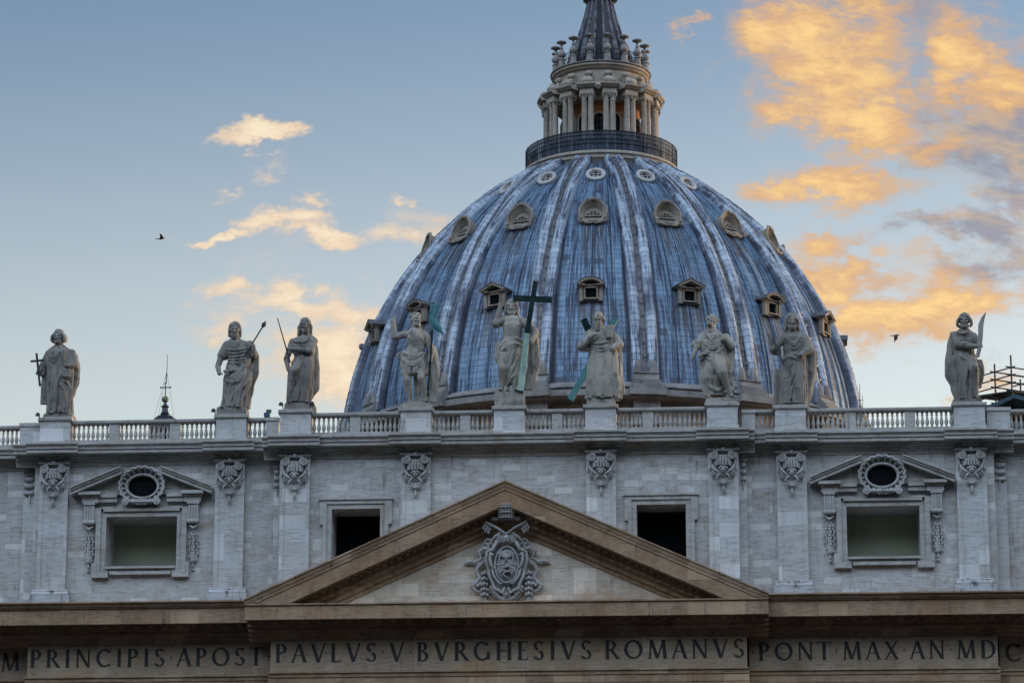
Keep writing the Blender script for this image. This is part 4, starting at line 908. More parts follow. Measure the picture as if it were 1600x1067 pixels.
# ------------------------------------------------------------------ lantern on top
LA = thing('dome_lantern', (DX,DY,108.5), 'round stone lantern tower with paired columns, candelabra and dark tapering spire', 'lantern tower')
def lring(name, prof, mt, par=None, n=96):
    m = MB(); m.lathe([(r, z-108.5) for r, z in prof], n=n); return m.build(name, mt, par or LA, local=True, org=(0,0,prof[-1][1]-108.5))
lring('base_ring', [(6.0,109.5),(8.75,109.45),(8.95,109.3),(8.95,109.1),(8.75,109.0),(8.75,108.6),(8.6,108.5),(8.45,108.0),(8.2,107.5),(7,107.4)], M_LANT)
core = MB(); core.lathe([(4.5,117.6-108.5),(4.5,109.4-108.5)], n=64); CORE = core.build('lantern_core', M_BRICK, LA, local=True, org=(0,0,1.5))
w = MB(); n = 12
pts = [(-.62,1.6),(.62,1.6)]+[(.62*math.cos(R_(180*i/n)), 6.0+.62*math.sin(R_(180*i/n))) for i in range(n+1)]
w.prism(pts, -4.62, -4.3); WINM = w.mesh('arched_window', M_VOID)
fr = MB(); fr.tube([(-.72,-4.6,1.6)]+[(-.72*math.cos(R_(180*i/n)),-4.6,6.0+.72*math.sin(R_(180*i/n))) for i in range(n+1)]+[(.72,-4.6,1.6)], .13, 6); FRM = fr.mesh('window_surround', M_LANT)
bars = MB()
for x in (-.2,.2): bars.box(x-.03,x+.03,-4.68,-4.62,1.6,6.5)
for z in (2.4,3.3,4.2,5.1,6.0): bars.box(-.6,.6,-4.67,-4.62,z,z+.06)
BARM = bars.mesh('glazing_bar', M_IRON)
for k in range(-4, 5):
    par = CORE
    for me in (WINM, FRM, BARM):
        o = bpy.data.objects.new(me.name, me); COL.objects.link(o); o.parent = par
        if me is WINM: o.rotation_euler.z = R_(22.5*k); o.location = (0,0,-1.5); par = o
# paired columns with capitals
cm = MB().lathe([(.0,0),(.46,0),(.46,.2),(.40,.28),(.42,.36),(.36,.42),(.36,2.2),(.31,5.96),(.34,6.02),(0,6.02)], n=16); COLM = cm.mesh('column', M_LANT)
kp = MB(); kp.lathe([(.31,6.02),(.33,6.16),(.30,6.26),(.40,6.6),(.44,6.66)], n=16)
for s in (-1, 1):
    for q in (-1, 1): kp.tube([(s*.30,q*.33,6.34),(s*.40,q*.42,6.51),(s*.45,q*.46,6.63),(s*.36,q*.40,6.69)], [.06,.09,.1,.05], 6)
kp.box(-.47,.47,-.47,.47,6.70,6.82); KAPM = kp.mesh('capital', M_LANT)
eb = MB(); eb.box(-.84,.84,-6.86,-4.3,8.36,8.52); eb.box(-.80,.80,-6.82,-4.3,8.52,8.8); eb.box(-.76,.76,-6.76,-4.3,8.8,9.05)
eb.ext([(-6.98,9.05),(-7.12,9.2),(-7.28,9.28),(-7.36,9.42),(-7.3,9.5),(-4.3,9.5),(-4.3,9.05)], -1.08, 1.08); EBM = eb.mesh('entablature_block', M_LANT)
pm = MB().box(-1.1,1.1,-7.0,-4.4,1.4,1.75).mesh('column_pedestal', M_LANT)
vol = MB(); vol.tube([(0,-6.75,9.55),(0,-6.6,9.95),(0,-6.2,10.15),(0,-5.85,10.3),(0,-5.62,10.65),(0,-5.6,11.0),(0,-5.35,11.4)], [.30,.42,.34,.28,.26,.34,.2], 10)
for x in (-.3,.3): vol.cap((x*.2,-6.62,9.95),(x*1.1,-6.62,9.95),.46,.40,12)
vol.cap((-.2,-5.72,11.1),(.2,-5.72,11.1),.30,.30,12); vol.box(-.3,.3,-5.6,-5.0,9.6,11.2); vol.box(-.62,.62,-7.0,-5.2,9.5,9.62); VOLM = vol.mesh('scroll_buttress', M_LANT)
can = MB().lathe([(0,0),(.42,0),(.42,.16),(.34,.22),(.30,.75),(.38,.82),(.26,.9),(.16,1.0),(.40,1.22),(.42,1.42),(.24,1.72),(.13,1.85),(.20,1.95),(.12,2.05),(.11,2.3),(.2,2.42),(.46,2.52),(.50,2.62),(.30,2.72),(.12,2.82),(0,2.86)], n=14)

M_LANTD = stone('lantern_stone_weathered', (.22,.205,.19), (.31,.295,.27), (.06,.06,.06), None, None, .8)
CANM = can.mesh('candelabrum', M_LANTD)
for k in range(-5, 5):
    a = 22.5*k+11.25; A = R_(a)
    def put(me, loc=(0,0,0), par=LA, rz=A):
        o = bpy.data.objects.new(me.name, me); COL.objects.link(o); o.parent = par; o.location = loc; o.rotation_euler.z = rz; return o
    put(pm); put(EBM); put(VOLM)
    for s in (-1, 1):
        aa = A+s*math.asin(.38/6.35); c = put(COLM, (6.35*math.sin(aa), -6.35*math.cos(aa), 1.55), LA, A)
        put(KAPM, (0,0,0), c, 0)
    put(CANM, (5.25*math.sin(A), -5.25*math.cos(A), 12.7)).scale = (1.2,1.2,1.2)
lring('upper_entablature', [(4.3,118.0),(5.5,118.0),(6.0,117.9),(6.0,117.6),(5.2,117.5),(5.1,117.1),(5.1,116.6),(4.3,116.5)], M_LANT)
lring('attic_drum', [(4.3,121.05),(5.5,121.03),(5.72,120.9),(5.72,120.72),(5.5,120.62),(5.4,120.4),(5.12,120.3),(5.08,118.8),(5.3,118.6),(5.5,118.2),(6.2,118.0),(6.0,117.9)], M_LANT)
lring('cornice_lip', [(3.4,121.22),(5.62,121.2),(5.86,121.14),(5.86,121.04),(5.6,120.95)], M_LANTD)
m = MB(); m.uv = []
prof = [(4.3,121.2),(3.7,121.4),(3.4,122.3),(3.1,123.4),(2.88,124.2),(2.68,125.0),(2.42,126.0),(2.14,127.0),(1.86,128.0),(1.62,129.0),(1.42,130.0),(1.30,130.8),(1.2,132.0),(1.0,133.5),(.8,135)]
n = 64
for j, (r, z) in enumerate(prof):
    for i in range(n+1): a = 2*math.pi*i/n; m.v.append((r*math.cos(a), r*math.sin(a), z-108.5)); m.uv.append((i/n*14, z))
for j in range(len(prof)-1):
    for i in range(n): m.f.append([j*(n+1)+i, j*(n+1)+i+1, (j+1)*(n+1)+i+1, (j+1)*(n+1)+i]); m.s.append(True)
SP = m.build('spire', M_LEADD, LA, local=True, org=(0,0,14))
m = MB(); m.uv = None
pr = [(3.8,121.4,.3),(3.6,122.2,.42),(3.3,123.3,.40),(3.05,124.4,.30),(2.7,125.2,.22),(2.45,126.0,.2),(2.15,127.0,.19),(1.88,128.0,.17),(1.64,129.0,.16),(1.44,130.0,.15),(1.40,130.2,.2),(1.75,130.5,.34),(1.6,130.9,.3),(1.25,131.4,.15)]
m.tube([(0,-r,z-122.5) for r, z, w in pr], [w for r, z, w in pr], 8)
M_LEADR = plain('spire_rib_lead', (.07,.07,.085), .5, .2, .95, 1.6); SRM = m.mesh('spire_rib', M_LEADR)
for k in range(16):
    o = bpy.data.objects.new('spire_rib', SRM); COL.objects.link(o); o.parent = SP; o.rotation_euler.z = R_(22.5*k+11.25)
m = MB()
for s in (-1, 1): m.tube([(s*.22,-r-.25,z-122.5) for r, z in prof[2:11]], .04, 6)
for i in range(22):
    z = 123.0+.31*i; r = next(a[0]+(b[0]-a[0])*(z-a[1])/(b[1]-a[1]) for a, b in zip(prof, prof[1:]) if a[1] <= z <= b[1]); m.tube([(-.22,-r-.25,z-122.5),(.22,-r-.25,z-122.5)], .035, 5)
m.build('ladder', M_IRON, SP, local=True, org=(0,-3,0))
# railings of the upper gallery and of the viewing balcony
m = MB()
for z in (121.7,122.3,122.95): m.tube([(4.75*math.cos(2*math.pi*i/64),4.75*math.sin(2*math.pi*i/64),z-108.5) for i in range(64)], .045, 6, closed=True)
for i in range(96): a = 2*math.pi*i/96; m.tube([(4.75*math.cos(a),4.75*math.sin(a),12.7),(4.75*math.cos(a),4.75*math.sin(a),14.45)], .035 if i % 4 else .05, 5)
m.build('gallery_railing', M_IRON, LA, local=True, org=(0,0,13.9))
m = MB(); RB = 8.72
for z in (110.3,110.8,111.3,111.75): m.tube([(RB*math.cos(2*math.pi*i/96),RB*math.sin(2*math.pi*i/96),z-108.5) for i in range(96)], .045, 6, closed=True)
for i in range(120): a = 2*math.pi*i/120; m.tube([(RB*math.cos(a),RB*math.sin(a),1.0),(RB*math.cos(a),RB*math.sin(a),3.25 if i % 2 else 3.35)], .03 if i % 6 else .055, 5)
rail = m.build('balcony_railing', M_IRON, LA, local=True, org=(0,0,1.7))
m = MB(); m.lathe([(RB-.07,3.24),(RB-.07,1.0)], n=96); m.build('safety_net', M_NET, rail, local=True, org=(0,0,0))
rail.children[0].location = (0,0,-1.7)
# visitors behind the railing
def visitor(seed, cloth, hair_h):
    rnd = random.Random(seed); m = MB(); h = rnd.uniform(1.55,1.82); w = rnd.uniform(.9,1.1)
    up = rnd.random() < .3
    m.lathe([(.0,0),(.10,.0),(.13,.5*h),(.17,.54*h),(.165,.66*h),(.2,.76*h),(.17,.82*h),(.07,.845*h),(.06,.87*h),(0,.88*h)], n=10, sx=1.05*w, sy=.72)
    for s in (-1, 1):
        m.chain([(s*.09,0,.05),(s*.09,0,.28*h),(s*.085,.0,.5*h)],[.065,.07,.095],8); m.cap((s*.09,-.1,.04),(s*.09,.05,.05),.045,.05,6)
        el = (s*.27*w,-.02,.63*h); m.chain([(s*.19*w,0,.79*h),el,(s*(.12 if up else .25),-.24,(.80 if up else .60)*h)],[.06,.05,.04],8)
    m.ell((0,-.01,.935*h),(.085,.10,.115)); m.ell((0,.03,.955*h),(.095,.1,.11))
    return m.mesh('person', cloth)
cloths = [plain('clothes_'+n_, c, .9, 0, .3, 4) for n_, c in (('navy',(.02,.03,.06)),('black',(.015,.015,.018)),('grey',(.10,.10,.11)),('red',(.14,.03,.03)),('pale',(.30,.31,.34)))]
PM = [visitor(i, cloths[[0,1,2,1,4,0,3,1][i]], 0) for i in range(8)]
rnd = random.Random(11); WHO = ['navy clothes','black clothes','grey clothes','black clothes','pale clothes','navy clothes','red clothes','black clothes']
for i in range(44):
    a = R_(-78+156*(i+.5)/44+rnd.uniform(-1.2,1.2)); r = rnd.choice((8.25,8.25,7.75)); j = rnd.choice((0,1,2,3,5,7,0,1,7,4,6))
    o = bpy.data.objects.new('person', PM[j]); COL.objects.link(o); o.location = pol(r, a-math.pi/2, 109.48); o.rotation_euler.z = a+rnd.uniform(-.5,.5)
    tag(o, 'standing visitor in '+WHO[j]+' behind the railing of the lantern balcony', 'person', 'visitors on the lantern balcony')
o = bpy.data.objects.new('person', PM[1]); COL.objects.link(o); a = R_(48); o.location = pol(4.3, a-math.pi/2, 121.25); o.rotation_euler.z = a
tag(o, 'lone dark figure standing on the upper gallery among the candelabra', 'person')
# ------------------------------------------------------------------ roofline statues
PXM = .0437                                           # metres per photo pixel at the facade
class Fig:
    "one carved figure; joints are surveyed as (x, y, depth in metres towards the viewer)"
    def __init__(s, Y, seed): s.Y = Y; s.m = MB(); s.rnd = random.Random(seed); s.rings = []; s.ph = s.rnd.uniform(0,6)
    def J(s, x, y, d=0.): p = at(x, y, s.Y); return Vector((p.x, s.Y-d, p.z))
    def limb(s, pts, rad, n=10): s.m.chain([s.J(*p) for p in pts], [r*PXM for r in rad], n); return s
    def robe(s, rings, k=7, amp=.10, depth=.62, sharp=.6, tw=.0, store=True, y0=0.):
        "draped body: rings (y, left x, right x[, depth factor, fold strength, push towards the viewer])"
        R = []
        for q in rings: q = tuple(q)+(depth, 1., 0.)[len(q)-3:]; R.append(q)
        n = 84; rows = []
        tot = R[-1][0]-R[0][0]; ny = max(8, int(abs(tot)/2.2)); f = s.rnd.uniform(.7,1.3)
        for i in range(ny+1):
            y = R[0][0]+tot*i/ny
            j = max(t for t in range(len(R)-1) if (y-R[t][0])*(1 if tot > 0 else -1) >= -1e-6); a, b = R[j], R[j+1]
            t = (y-a[0])/(b[0]-a[0]); t = min(1, max(0, t)); t2 = t*t*(3-2*t)
            q = [a[c]+(b[c]-a[c])*t2 for c in range(6)]
            cx, rx = (q[1]+q[2])/2, (q[2]-q[1])/2; ry = rx*PXM*q[3]
            rows.append((y, cx, rx, ry, q[5]))
            ring = []
            for a_ in range(n):
                th = 2*math.pi*a_/n; ph = s.ph+tw*(y-R[0][0])/30+.35*math.sin(y*.09*f+th*1.3)
                w1 = abs(math.sin(k*th/2+ph)); w2 = abs(math.sin(k*.83*th+ph*1.7+1.+.5*math.sin(y*.07)))
                fold = (w1**sharp*.7+w2**sharp*.3-.6)
                rr = 1+amp*q[4]*fold*4.4
                c = s.J(cx+rx*rr*math.cos(th), y, 0); ring.append(Vector((c.x, s.Y-q[5]+ry*rr*math.sin(th)-y0, c.z)))
            b0 = len(s.m.v); s.m.v.extend(ring)
            if i:
                for a_ in range(n): s.m.f.append([b0-n+a_, b0-n+(a_+1) % n, b0+(a_+1) % n, b0+a_]); s.m.s.append(True)
            else: first = b0
        s.m.f.append(list(range(first+n-1, first-1, -1))); s.m.f.append(list(range(b0, b0+n))); s.m.s += [True, True]
        if store: s.rings += rows
        return s
    def front(s, x, y, lift=0.):
        best = min(s.rings, key=lambda r: abs(r[0]-y)+(0 if abs(x-r[1]) < r[2] else 4))
        t = min(.98, abs(x-best[1])/best[2]); return best[4]+best[3]*math.sqrt(1-t*t)+lift
    def fold(s, pts, r0=1.6, r1=.8, lift=-.02):
        "a raised ridge of cloth lying on the front of the drapery, through photo points"
        P = []; k = len(pts); N_ = (k-1)*6
        for i in range(N_+1):
            t = i/6; j = min(int(t), k-2); u = t-j
            p0, p1, p2, p3 = pts[max(j-1,0)], pts[j], pts[j+1], pts[min(j+2,k-1)]
            c = [.5*((2*p1[e])+(-p0[e]+p2[e])*u+(2*p0[e]-5*p1[e]+4*p2[e]-p3[e])*u*u+(-p0[e]+3*p1[e]-3*p2[e]+p3[e])*u**3) for e in (0,1)]
            P.append(s.J(c[0], c[1], s.front(c[0], c[1], lift+.05)))
        k2 = len(P)-1; s.m.tube(P, [PXM*1.45*(r0+(r1-r0)*i/k2)*(.5+.45*math.sin(math.pi*min(1,max(0,(i+.8)/(k2+1.6))))) for i in range(k2+1)], 8); return s
    def swags(s, a, b, sag, n=4, step=4., r=1.5, sx=0.):
        "nested hanging folds between two points"
        for i in range(n):
            y = i*step; w = i*.12
            x0, y0, x1, y1 = a[0]+(b[0]-a[0])*w*.3, a[1]+y*.55, b[0]-(b[0]-a[0])*w*.3, b[1]+y*.55
            s.fold([(x0,y0),(x0+(x1-x0)*.25+sx,y0+(y1-y0)*.25+sag*.75+y*.3),((x0+x1)/2+sx,(y0+y1)/2+sag+y*.45),(x0+(x1-x0)*.75+sx,y0+(y1-y0)*.75+sag*.75+y*.3),(x1,y1)], r, r)
        return s
    def drops(s, x0, x1, y0, y1, n=5, r=1.5, lean=0., jit=2.):
        for i in range(n):
            x = x0+(x1-x0)*(i+.5)/n+s.rnd.uniform(-.5,.5); j = s.rnd.uniform(-jit, jit)
            s.fold([(x+j,y0+s.rnd.uniform(0,4)),(x+lean*.3+j*.4,y0+(y1-y0)*.35),(x+lean*.7-j*.4,y0+(y1-y0)*.7),(x+lean,y1)], r*.7, r*1.15)
        return s
    def head(s, x, y, hh, yaw=0, pitch=0, roll=0, d=.1, hair='short', beard=0., top=True):
        h = hh*PXM; c = s.J(x, y, d)
        rot = Matrix.Rotation(R_(yaw), 4, 'Z') @ Matrix.Rotation(R_(pitch), 4, 'X') @ Matrix.Rotation(R_(roll), 4, 'Y')
        T = lambda v: c+(rot @ Vector(v))*h
        m = s.m; r3 = rot
        E = lambda v, r: m.ell(T(v), [q*h for q in (r if hasattr(r, '__len__') else (r,r,r))], 12, 9, r3)
        C_ = lambda a, b, r1, r2: m.cap(T(a), T(b), r1*h, r2*h, 8)
        E((0,.10,.18),(.66,.80,.80)); E((0,-.14,-.40),(.48,.52,.55)); E((0,-.40,-.05),(.46,.34,.50))
        C_((0,-.74,.22),(0,-.93,-.14),.085,.13); C_((-.36,-.66,.30),(.36,-.66,.30),.12,.12)
        for q in (-1, 1):
            E((q*.36,-.56,-.14),(.18,.16,.16)); E((q*.25,-.66,.10),(.10,.08,.06)); E((q*.66,.05,.0),(.08,.16,.2)); E((q*.10,-.84,-.16),(.08,.08,.07))
        s.m.cap(s.J(x, y+hh*.35, d*.4), s.J(x, y+hh*1.5, .05), .56*h, .75*h, 10)
        for q in (-1, 1): s.m.cap(s.J(x+q*hh*.2, y+hh*1.05, .05), s.J(x+q*hh*1.15, y+hh*1.85, .05), .40*h, .50*h, 8)
        C_((-.15,-.72,-.42),(.15,-.72,-.42),.065,.065); C_((-.11,-.71,-.54),(.11,-.71,-.54),.07,.07); E((0,-.62,-.80),(.2,.18,.16))
        R = s.rnd
        if hair != 'bald':
            for i in range(46):
                a = R.uniform(0, 2*math.pi); e = R.uniform(.15, 1.45)
                v = (.70*math.cos(a)*math.cos(e), .12+.80*math.sin(a)*math.cos(e), .22+.82*math.sin(e))
                if v[1] < -.45 and v[2] < .62: continue
                E(v, (R.uniform(.15,.25),)*3)
        else:
            for i in range(26):
                a = R.uniform(-.35, math.pi+.35); E((.70*math.cos(a), .12+.74*math.sin(a), R.uniform(-.35,.30)), (R.uniform(.14,.22),)*3)
        if hair == 'long':
            for q in (-1, 1):
                for i in range(7):
                    b0 = (q*(.62+.05*(i%2)), -.30+.17*i, .45-.05*i); w = R.uniform(-.06,.10)
                    m.chain([T(b0), T((q*(.80+w),-.24+.15*i,-.15)), T((q*(.78-w),-.18+.14*i,-.65)), T((q*(.86+w),-.14+.12*i,-1.12))], [.15*h,.17*h,.18*h,.12*h], 8)
            for i in range(6): m.chain([T((-.5+.2*i,.75,.2)), T((-.5+.2*i,.82,-.5)), T((-.55+.22*i,.72,-1.15))], [.2*h,.2*h,.14*h], 8)
        if hair == 'bob':
            for q in (-1, 1):
                for i in range(6): m.chain([T((q*.62,-.28+.19*i,.5)), T((q*.88,-.26+.18*i,.1)), T((q*.94,-.22+.17*i,-.35)), T((q*.80,-.2+.15*i,-.62))], [.17*h,.21*h,.21*h,.16*h], 8)
        if hair == 'hood':

            for i in range(16):
                a = math.pi*i/15; m.chain([T((0,.2,1.0)), T((.62*math.cos(a),.18+.62*math.sin(a)*.9,.72)), T((.78*math.cos(a),.18+.74*math.sin(a)*.9,.1)), T((.74*math.cos(a),.16+.74*math.sin(a)*.9,-.75))], [.14*h,.15*h,.14*h,.15*h], 8)
        if beard:
            for i in range(13):
                q = (i-6)/6; m.chain([T((q*.46,-.52+.22*abs(q),-.40)), T((q*.40,-.70+.2*abs(q),-.72)), T((q*.26+R.uniform(-.06,.06),-.66+.1*abs(q),-.72-beard))], [.13*h,.15*h,.09*h], 7)
            C_((-.05,-.80,-.36),(-.3,-.68,-.5),.07,.05); C_((.05,-.80,-.36),(.3,-.68,-.5),.07,.05)
        return s
    def hand(s, w, d, up=(0,0,1), size=5.5, curl=.4, point=0):
        "wrist point and finger direction in metres; five fingers"
        w = s.J(*w); d = Vector(d).normalized(); u = Vector(up); x = d.cross(u).normalized(); u = x.cross(d); L = size*PXM; m = s.m
        m.cap(w, w+d*L*.55, .24*L, .32*L, 8); m.ell(w+d*L*.45, (.30*L,.2*L,.34*L))
        for i in range(4):
            b = w+d*L*.75+x*L*(.15*(i-1.5)*1.3); cl = curl if i >= point else .05; l = L*(.62,.70,.64,.5)[i]
            e1 = b+(d*math.cos(cl)-u*math.sin(cl))*l*.55; e2 = e1+(d*math.cos(cl*2.2)-u*math.sin(cl*2.2))*l*.5
            m.chain([b,e1,e2], [.115*L,.105*L,.085*L], 7)
        b = w+d*L*.3-x*L*.25; m.chain([b, b+(d*.6-x*.7)*L*.35, b+(d*.95-x*.6)*L*.6], [.13*L,.12*L,.09*L], 7); return s
    def foot(s, x, y, toe=3., d=.35):
        s.m.chain([s.J(x,y-2.5,d-.25), s.J(x+toe*.3,y-2,d+.0), s.J(x+toe,y-.8,d+.30)], [2.2*PXM,2.3*PXM,1.7*PXM], 10)
        for i in range(5): s.m.cap(s.J(x+toe+(i-2)*1.15,y-.8,d+.30), s.J(x+toe*1.15+(i-2)*1.3,y-.5,d+.48), .75*PXM, .6*PXM, 6)
        return s
    def finish(s, name, label, plinth, group='statues along the roofline', voxel=.036):
        M_STAT = M_STAT_SHADE if s.Y == YSD or plinth[0] < 500 else globals()['M_STAT']  # outer figures take the stone copy darkened to stand for shade
        R = s.rnd; ys = [r[0] for r in s.rings]; y0_, y1_ = min(ys), max(ys)
        for i in range(16):                              # extra creases over the drapery
            ya = y0_+(y1_-y0_)*R.uniform(.05,.75); L = (y1_-y0_)*R.uniform(.08,.22); q = min(s.rings, key=lambda r: abs(r[0]-ya)); xa = q[1]+q[2]*R.uniform(-.75,.75); dx = R.uniform(-5,5)
            s.fold([(xa,ya),(xa+dx*.6+R.uniform(-1,1),ya+L*.5),(xa+dx,ya+L)], R.uniform(.7,1.2), .6)
        me = bpy.data.meshes.new('figure'); me.from_pydata([Vector(p) for p in s.m.v], [], s.m.f)
        o = bpy.data.objects.new('figure', me); COL.objects.link(o)
        r = o.modifiers.new('r', 'REMESH'); r.mode = 'VOXEL'; r.voxel_size = voxel; r.use_smooth_shade = True
        k = o.modifiers.new('k', 'SMOOTH'); k.factor = .25; k.iterations = 1
        dg_ = bpy.context.evaluated_depsgraph_get(); dg_.update(); ev = o.evaluated_get(dg_)
        me2 = bpy.data.meshes.new_from_object(ev); o.modifiers.clear(); o.data = me2; bpy.data.meshes.remove(me)
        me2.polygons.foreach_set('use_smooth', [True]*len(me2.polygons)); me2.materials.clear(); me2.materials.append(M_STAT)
        x0, x1, y0, y1 = plinth; a, b = s.J(x0, y1), s.J(x1, y0)
        base = Vector(((a.x+b.x)/2, s.Y, 50.18)); t = thing(name, base, label, 'statue', group)
        top = b.z
        me2.transform(Matrix.Translation(-base)); o.parent = t; WL[o] = base; o.name = 'figure'
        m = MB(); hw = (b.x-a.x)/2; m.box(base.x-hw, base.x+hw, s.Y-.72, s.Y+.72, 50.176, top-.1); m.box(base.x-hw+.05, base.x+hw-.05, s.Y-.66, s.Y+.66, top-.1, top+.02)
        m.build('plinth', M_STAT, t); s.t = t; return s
YC, YSD = -1.0, .2
# 1 -- far left: bob-haired figure with a small cross and a book
f = Fig(YSD, 1)
f.robe([(541,86,99,.8,.0),(546,79,108,.75,.1),(552,73,115,.72,.3),(566,72,119,.70,.5),(585,73,118,.72,.6),(605,74,114,.74,1),(630,74.5,112,.76,1.3),(648,74,112,.8,1.4)], k=9, amp=.075)
f.robe([(545,98,112,.6,.2,-.1),(556,103,121,.65,.6,-.1),(575,106,124.5,.7,.8,-.1),(595,104,123,.7,1,-.15),(612,101,117,.7,1,-.2),(628,99,110,.6,1,-.2)], k=6, amp=.08, store=False)
f.head(92.5,528.5,11.5,yaw=-6,pitch=6,hair='bob',beard=.12,d=.25)
f.limb([(92,536,.1),(93,545,.05)],[5.5,7])
f.limb([(77,553,.1),(68,571,.15),(63,583,.55)],[6.5,6,3.6]); f.limb([(72,563,.1),(68,574,.1),(67,586,.2)],[6,6,4.5])
f.hand((63,583,.55),(-.35,-.4,-.5),(0,-1,.3),6,.9)
f.robe([(583,66,75,.7,.4),(605,64.5,75,.6,1),(632,63.5,74,.5,1.2)], k=6, amp=.10, store=False)
f.limb([(113,552,.1),(119,572,.25),(108,575,.75)],[6.5,6,3.8]); f.hand((110,575,.72),(-.9,-.2,-.1),(0,-1,0),6,.7)
f.m.obox(f.J(108,587,.78), .30, .10, .30, Matrix.Rotation(R_(4), 4, 'Y'))
f.fold([(96,541),(101,556),(104,570),(100,585),(93,600),(91,616)],2.6,1.6); f.fold([(101,545),(104,560),(106,575)],1.8,1.4)
f.drops(76,92,590,645,4,1.6); f.drops(95,108,612,645,3,1.3); f.fold([(98,596),(106,600),(111,608),(112,625)],1.8,1); f.fold([(96,603),(102,612),(104,628),(104,642)],1.8,1.2)
f.swags((78,556),(96,552),8,3,4,1.3); f.swags((104,566),(121,560),5,3,4,1.6); f.foot(84,649,-2,.45); f.foot(102,648,3,.5)
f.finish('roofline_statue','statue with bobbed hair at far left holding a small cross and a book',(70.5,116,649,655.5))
m = MB(); J = f.J; m.bar(J(60.6,556,.75),J(66,607,.75),.14,.12,(0,1,0)); m.bar(J(51.5,568.6,.76),J(71.4,566.6,.76),.13,.12,(0,1,0)); m.build('small_cross', M_IRON, f.t)
# 2 -- spear bearer
f = Fig(YSD, 2)
f.robe([(531,361,379,.8,0),(536,352,393,.66,.1),(548,352,394,.66,.3),(562,356,392,.66,.4),(575,354,392,.70,.8),(595,350.5,394,.72,1),(620,349.5,390,.74,1.2),(638,347.5,388,.78,1.3)], k=8, amp=.08, tw=.25)
f.robe([(540,384,398,.6,.3,-.2),(556,390,404,.7,.7,-.2),(580,388,404,.7,1,-.2),(605,384,396,.7,1,-.2),(640,378,388,.6,1,-.1)], k=5, amp=.08, store=False)
f.head(368,518,12.3,yaw=8,pitch=10,hair='hood',beard=.35,d=.3); f.limb([(368,526,.1),(370,535,.05)],[6,7.5])
f.limb([(355,540,.1),(348,556,.15)],[7.5,8.5]); f.limb([(347,556,.15),(341.5,574,.3),(345,587,.65)],[6,4.6,3.4]); f.hand((344,586,.62),(.8,-.25,-.1),(0,0,1),6,.6)
f.robe([(552,341,354,.9,.4),(562,340,354,.9,.8)],k=6,amp=.1,store=False)
f.limb([(391,539,.1),(397,556,.25),(397,543,.5)],[7,6,4]); f.hand((397,545,.5),(0,-.2,1),(0,-1,0),6,1.0)
f.m.obox(f.J(361,583,.75), .42, .12, .10, Matrix.Rotation(R_(-8), 4, 'Y'))
for i in range(5): f.fold([(357,548+5*i),(368,550.5+5*i),(388,547+5*i)],1.3,1.1)
f.swags((358,574),(392,560),14,5,4.5,1.9); f.fold([(392,562),(384,575),(372,588),(357,594)],2.6,2); f.fold([(394,572),(389,595),(377,612),(366,636)],2.2,1.5); f.fold([(386,588),(378,606),(366,622),(358,640)],2,1.4)
f.fold([(352,594),(366,602),(370,592)],2,1.4); f.drops(372,388,600,640,3,1.6,-8); f.drops(351,362,606,640,2,1.3); f.foot(352,640,-3,.5); f.foot(371,640,3,.5)
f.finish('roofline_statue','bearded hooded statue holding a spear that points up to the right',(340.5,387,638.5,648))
m = MB(); J = f.J; m.tube([J(385.5,557,.55),J(412.5,513,.55)],.055,8); m.build('spear_shaft', M_IRON, f.t)
m = MB(); a, b = J(411.5,515,.55), J(417,504.5,.55); mid = a*.45+b*.55; m.tube([a, a*.6+b*.4, mid, b],[.05,.17,.15,.015],4); m.build('spear_head', M_IRON, f.t)
# 3 -- staff bearer with crossed arm
f = Fig(YC, 3)
f.robe([(525,469,486,.8,0),(530,457,490,.68,.1),(545,455,492,.66,.3),(558,460,490,.64,.3),(568,456,490,.68,.7),(590,451,489,.74,1),(612,449.5,487,.74,1.2),(630,449,484,.76,1.2)], k=7, amp=.08)
f.robe([(528,480,493,.6,.3,-.3),(548,484,496,.7,.8,-.3),(580,484,498,.7,1,-.3),(605,482,497.5,.7,1,-.3),(622,478,488,.6,1,-.25)], k=5, amp=.09, store=False)
f.head(477.5,511,12,yaw=16,pitch=6,hair='long',beard=.25,d=.2); f.limb([(476,520,.05),(474,530,0)],[5.5,7])
f.limb([(489,535,.1),(486,552,.4),(468,550,.75),(456,550,.85)],[7,6.2,4.4,3.4]); f.hand((456,550,.85),(-.9,-.1,.05),(0,-1,0),6,1.0)
f.limb([(458,535,.1),(448,562,.2),(452,580,.45)],[6.5,4.6,3.4]); f.hand((452,580,.45),(.2,-.2,-.9),(0,-1,0),5.5,.4)
f.limb([(472,562,.3),(462,584,.85),(458,606,.55),(455,627,.4)],[9,8,5.5,4]); f.limb([(482,566,.2),(482,592,.35),(479,618,.3),(479,628,.3)],[9,7,5,3.6])
f.fold([(484,530),(476,538),(464,536),(456,532)],2.6,2); f.swags((458,540),(488,540),3,2,4,1.3); f.swags((457,566),(486,562),5,3,4,1.8); f.fold([(470,566),(472,585),(470,605),(466,628)],2.2,1.6)
f.fold([(474,570),(477,592),(474,612),(471,630)],1.8,1.4); f.drops(450,464,592,630,4,1.5,1); f.drops(482,488,570,615,2,1.2); f.fold([(463,570),(454,582),(451,600),(450,622)],1.8,1.3); f.foot(456,632,-2,.55); f.foot(480,631.5,2,.4)
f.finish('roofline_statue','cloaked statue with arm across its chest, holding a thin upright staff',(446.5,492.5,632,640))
m = MB(); m.tube([f.J(436.6,502.5,.95),f.J(456.5,571.5,.95)],[.035,.055],8); m.build('staff', M_IRON, f.t)
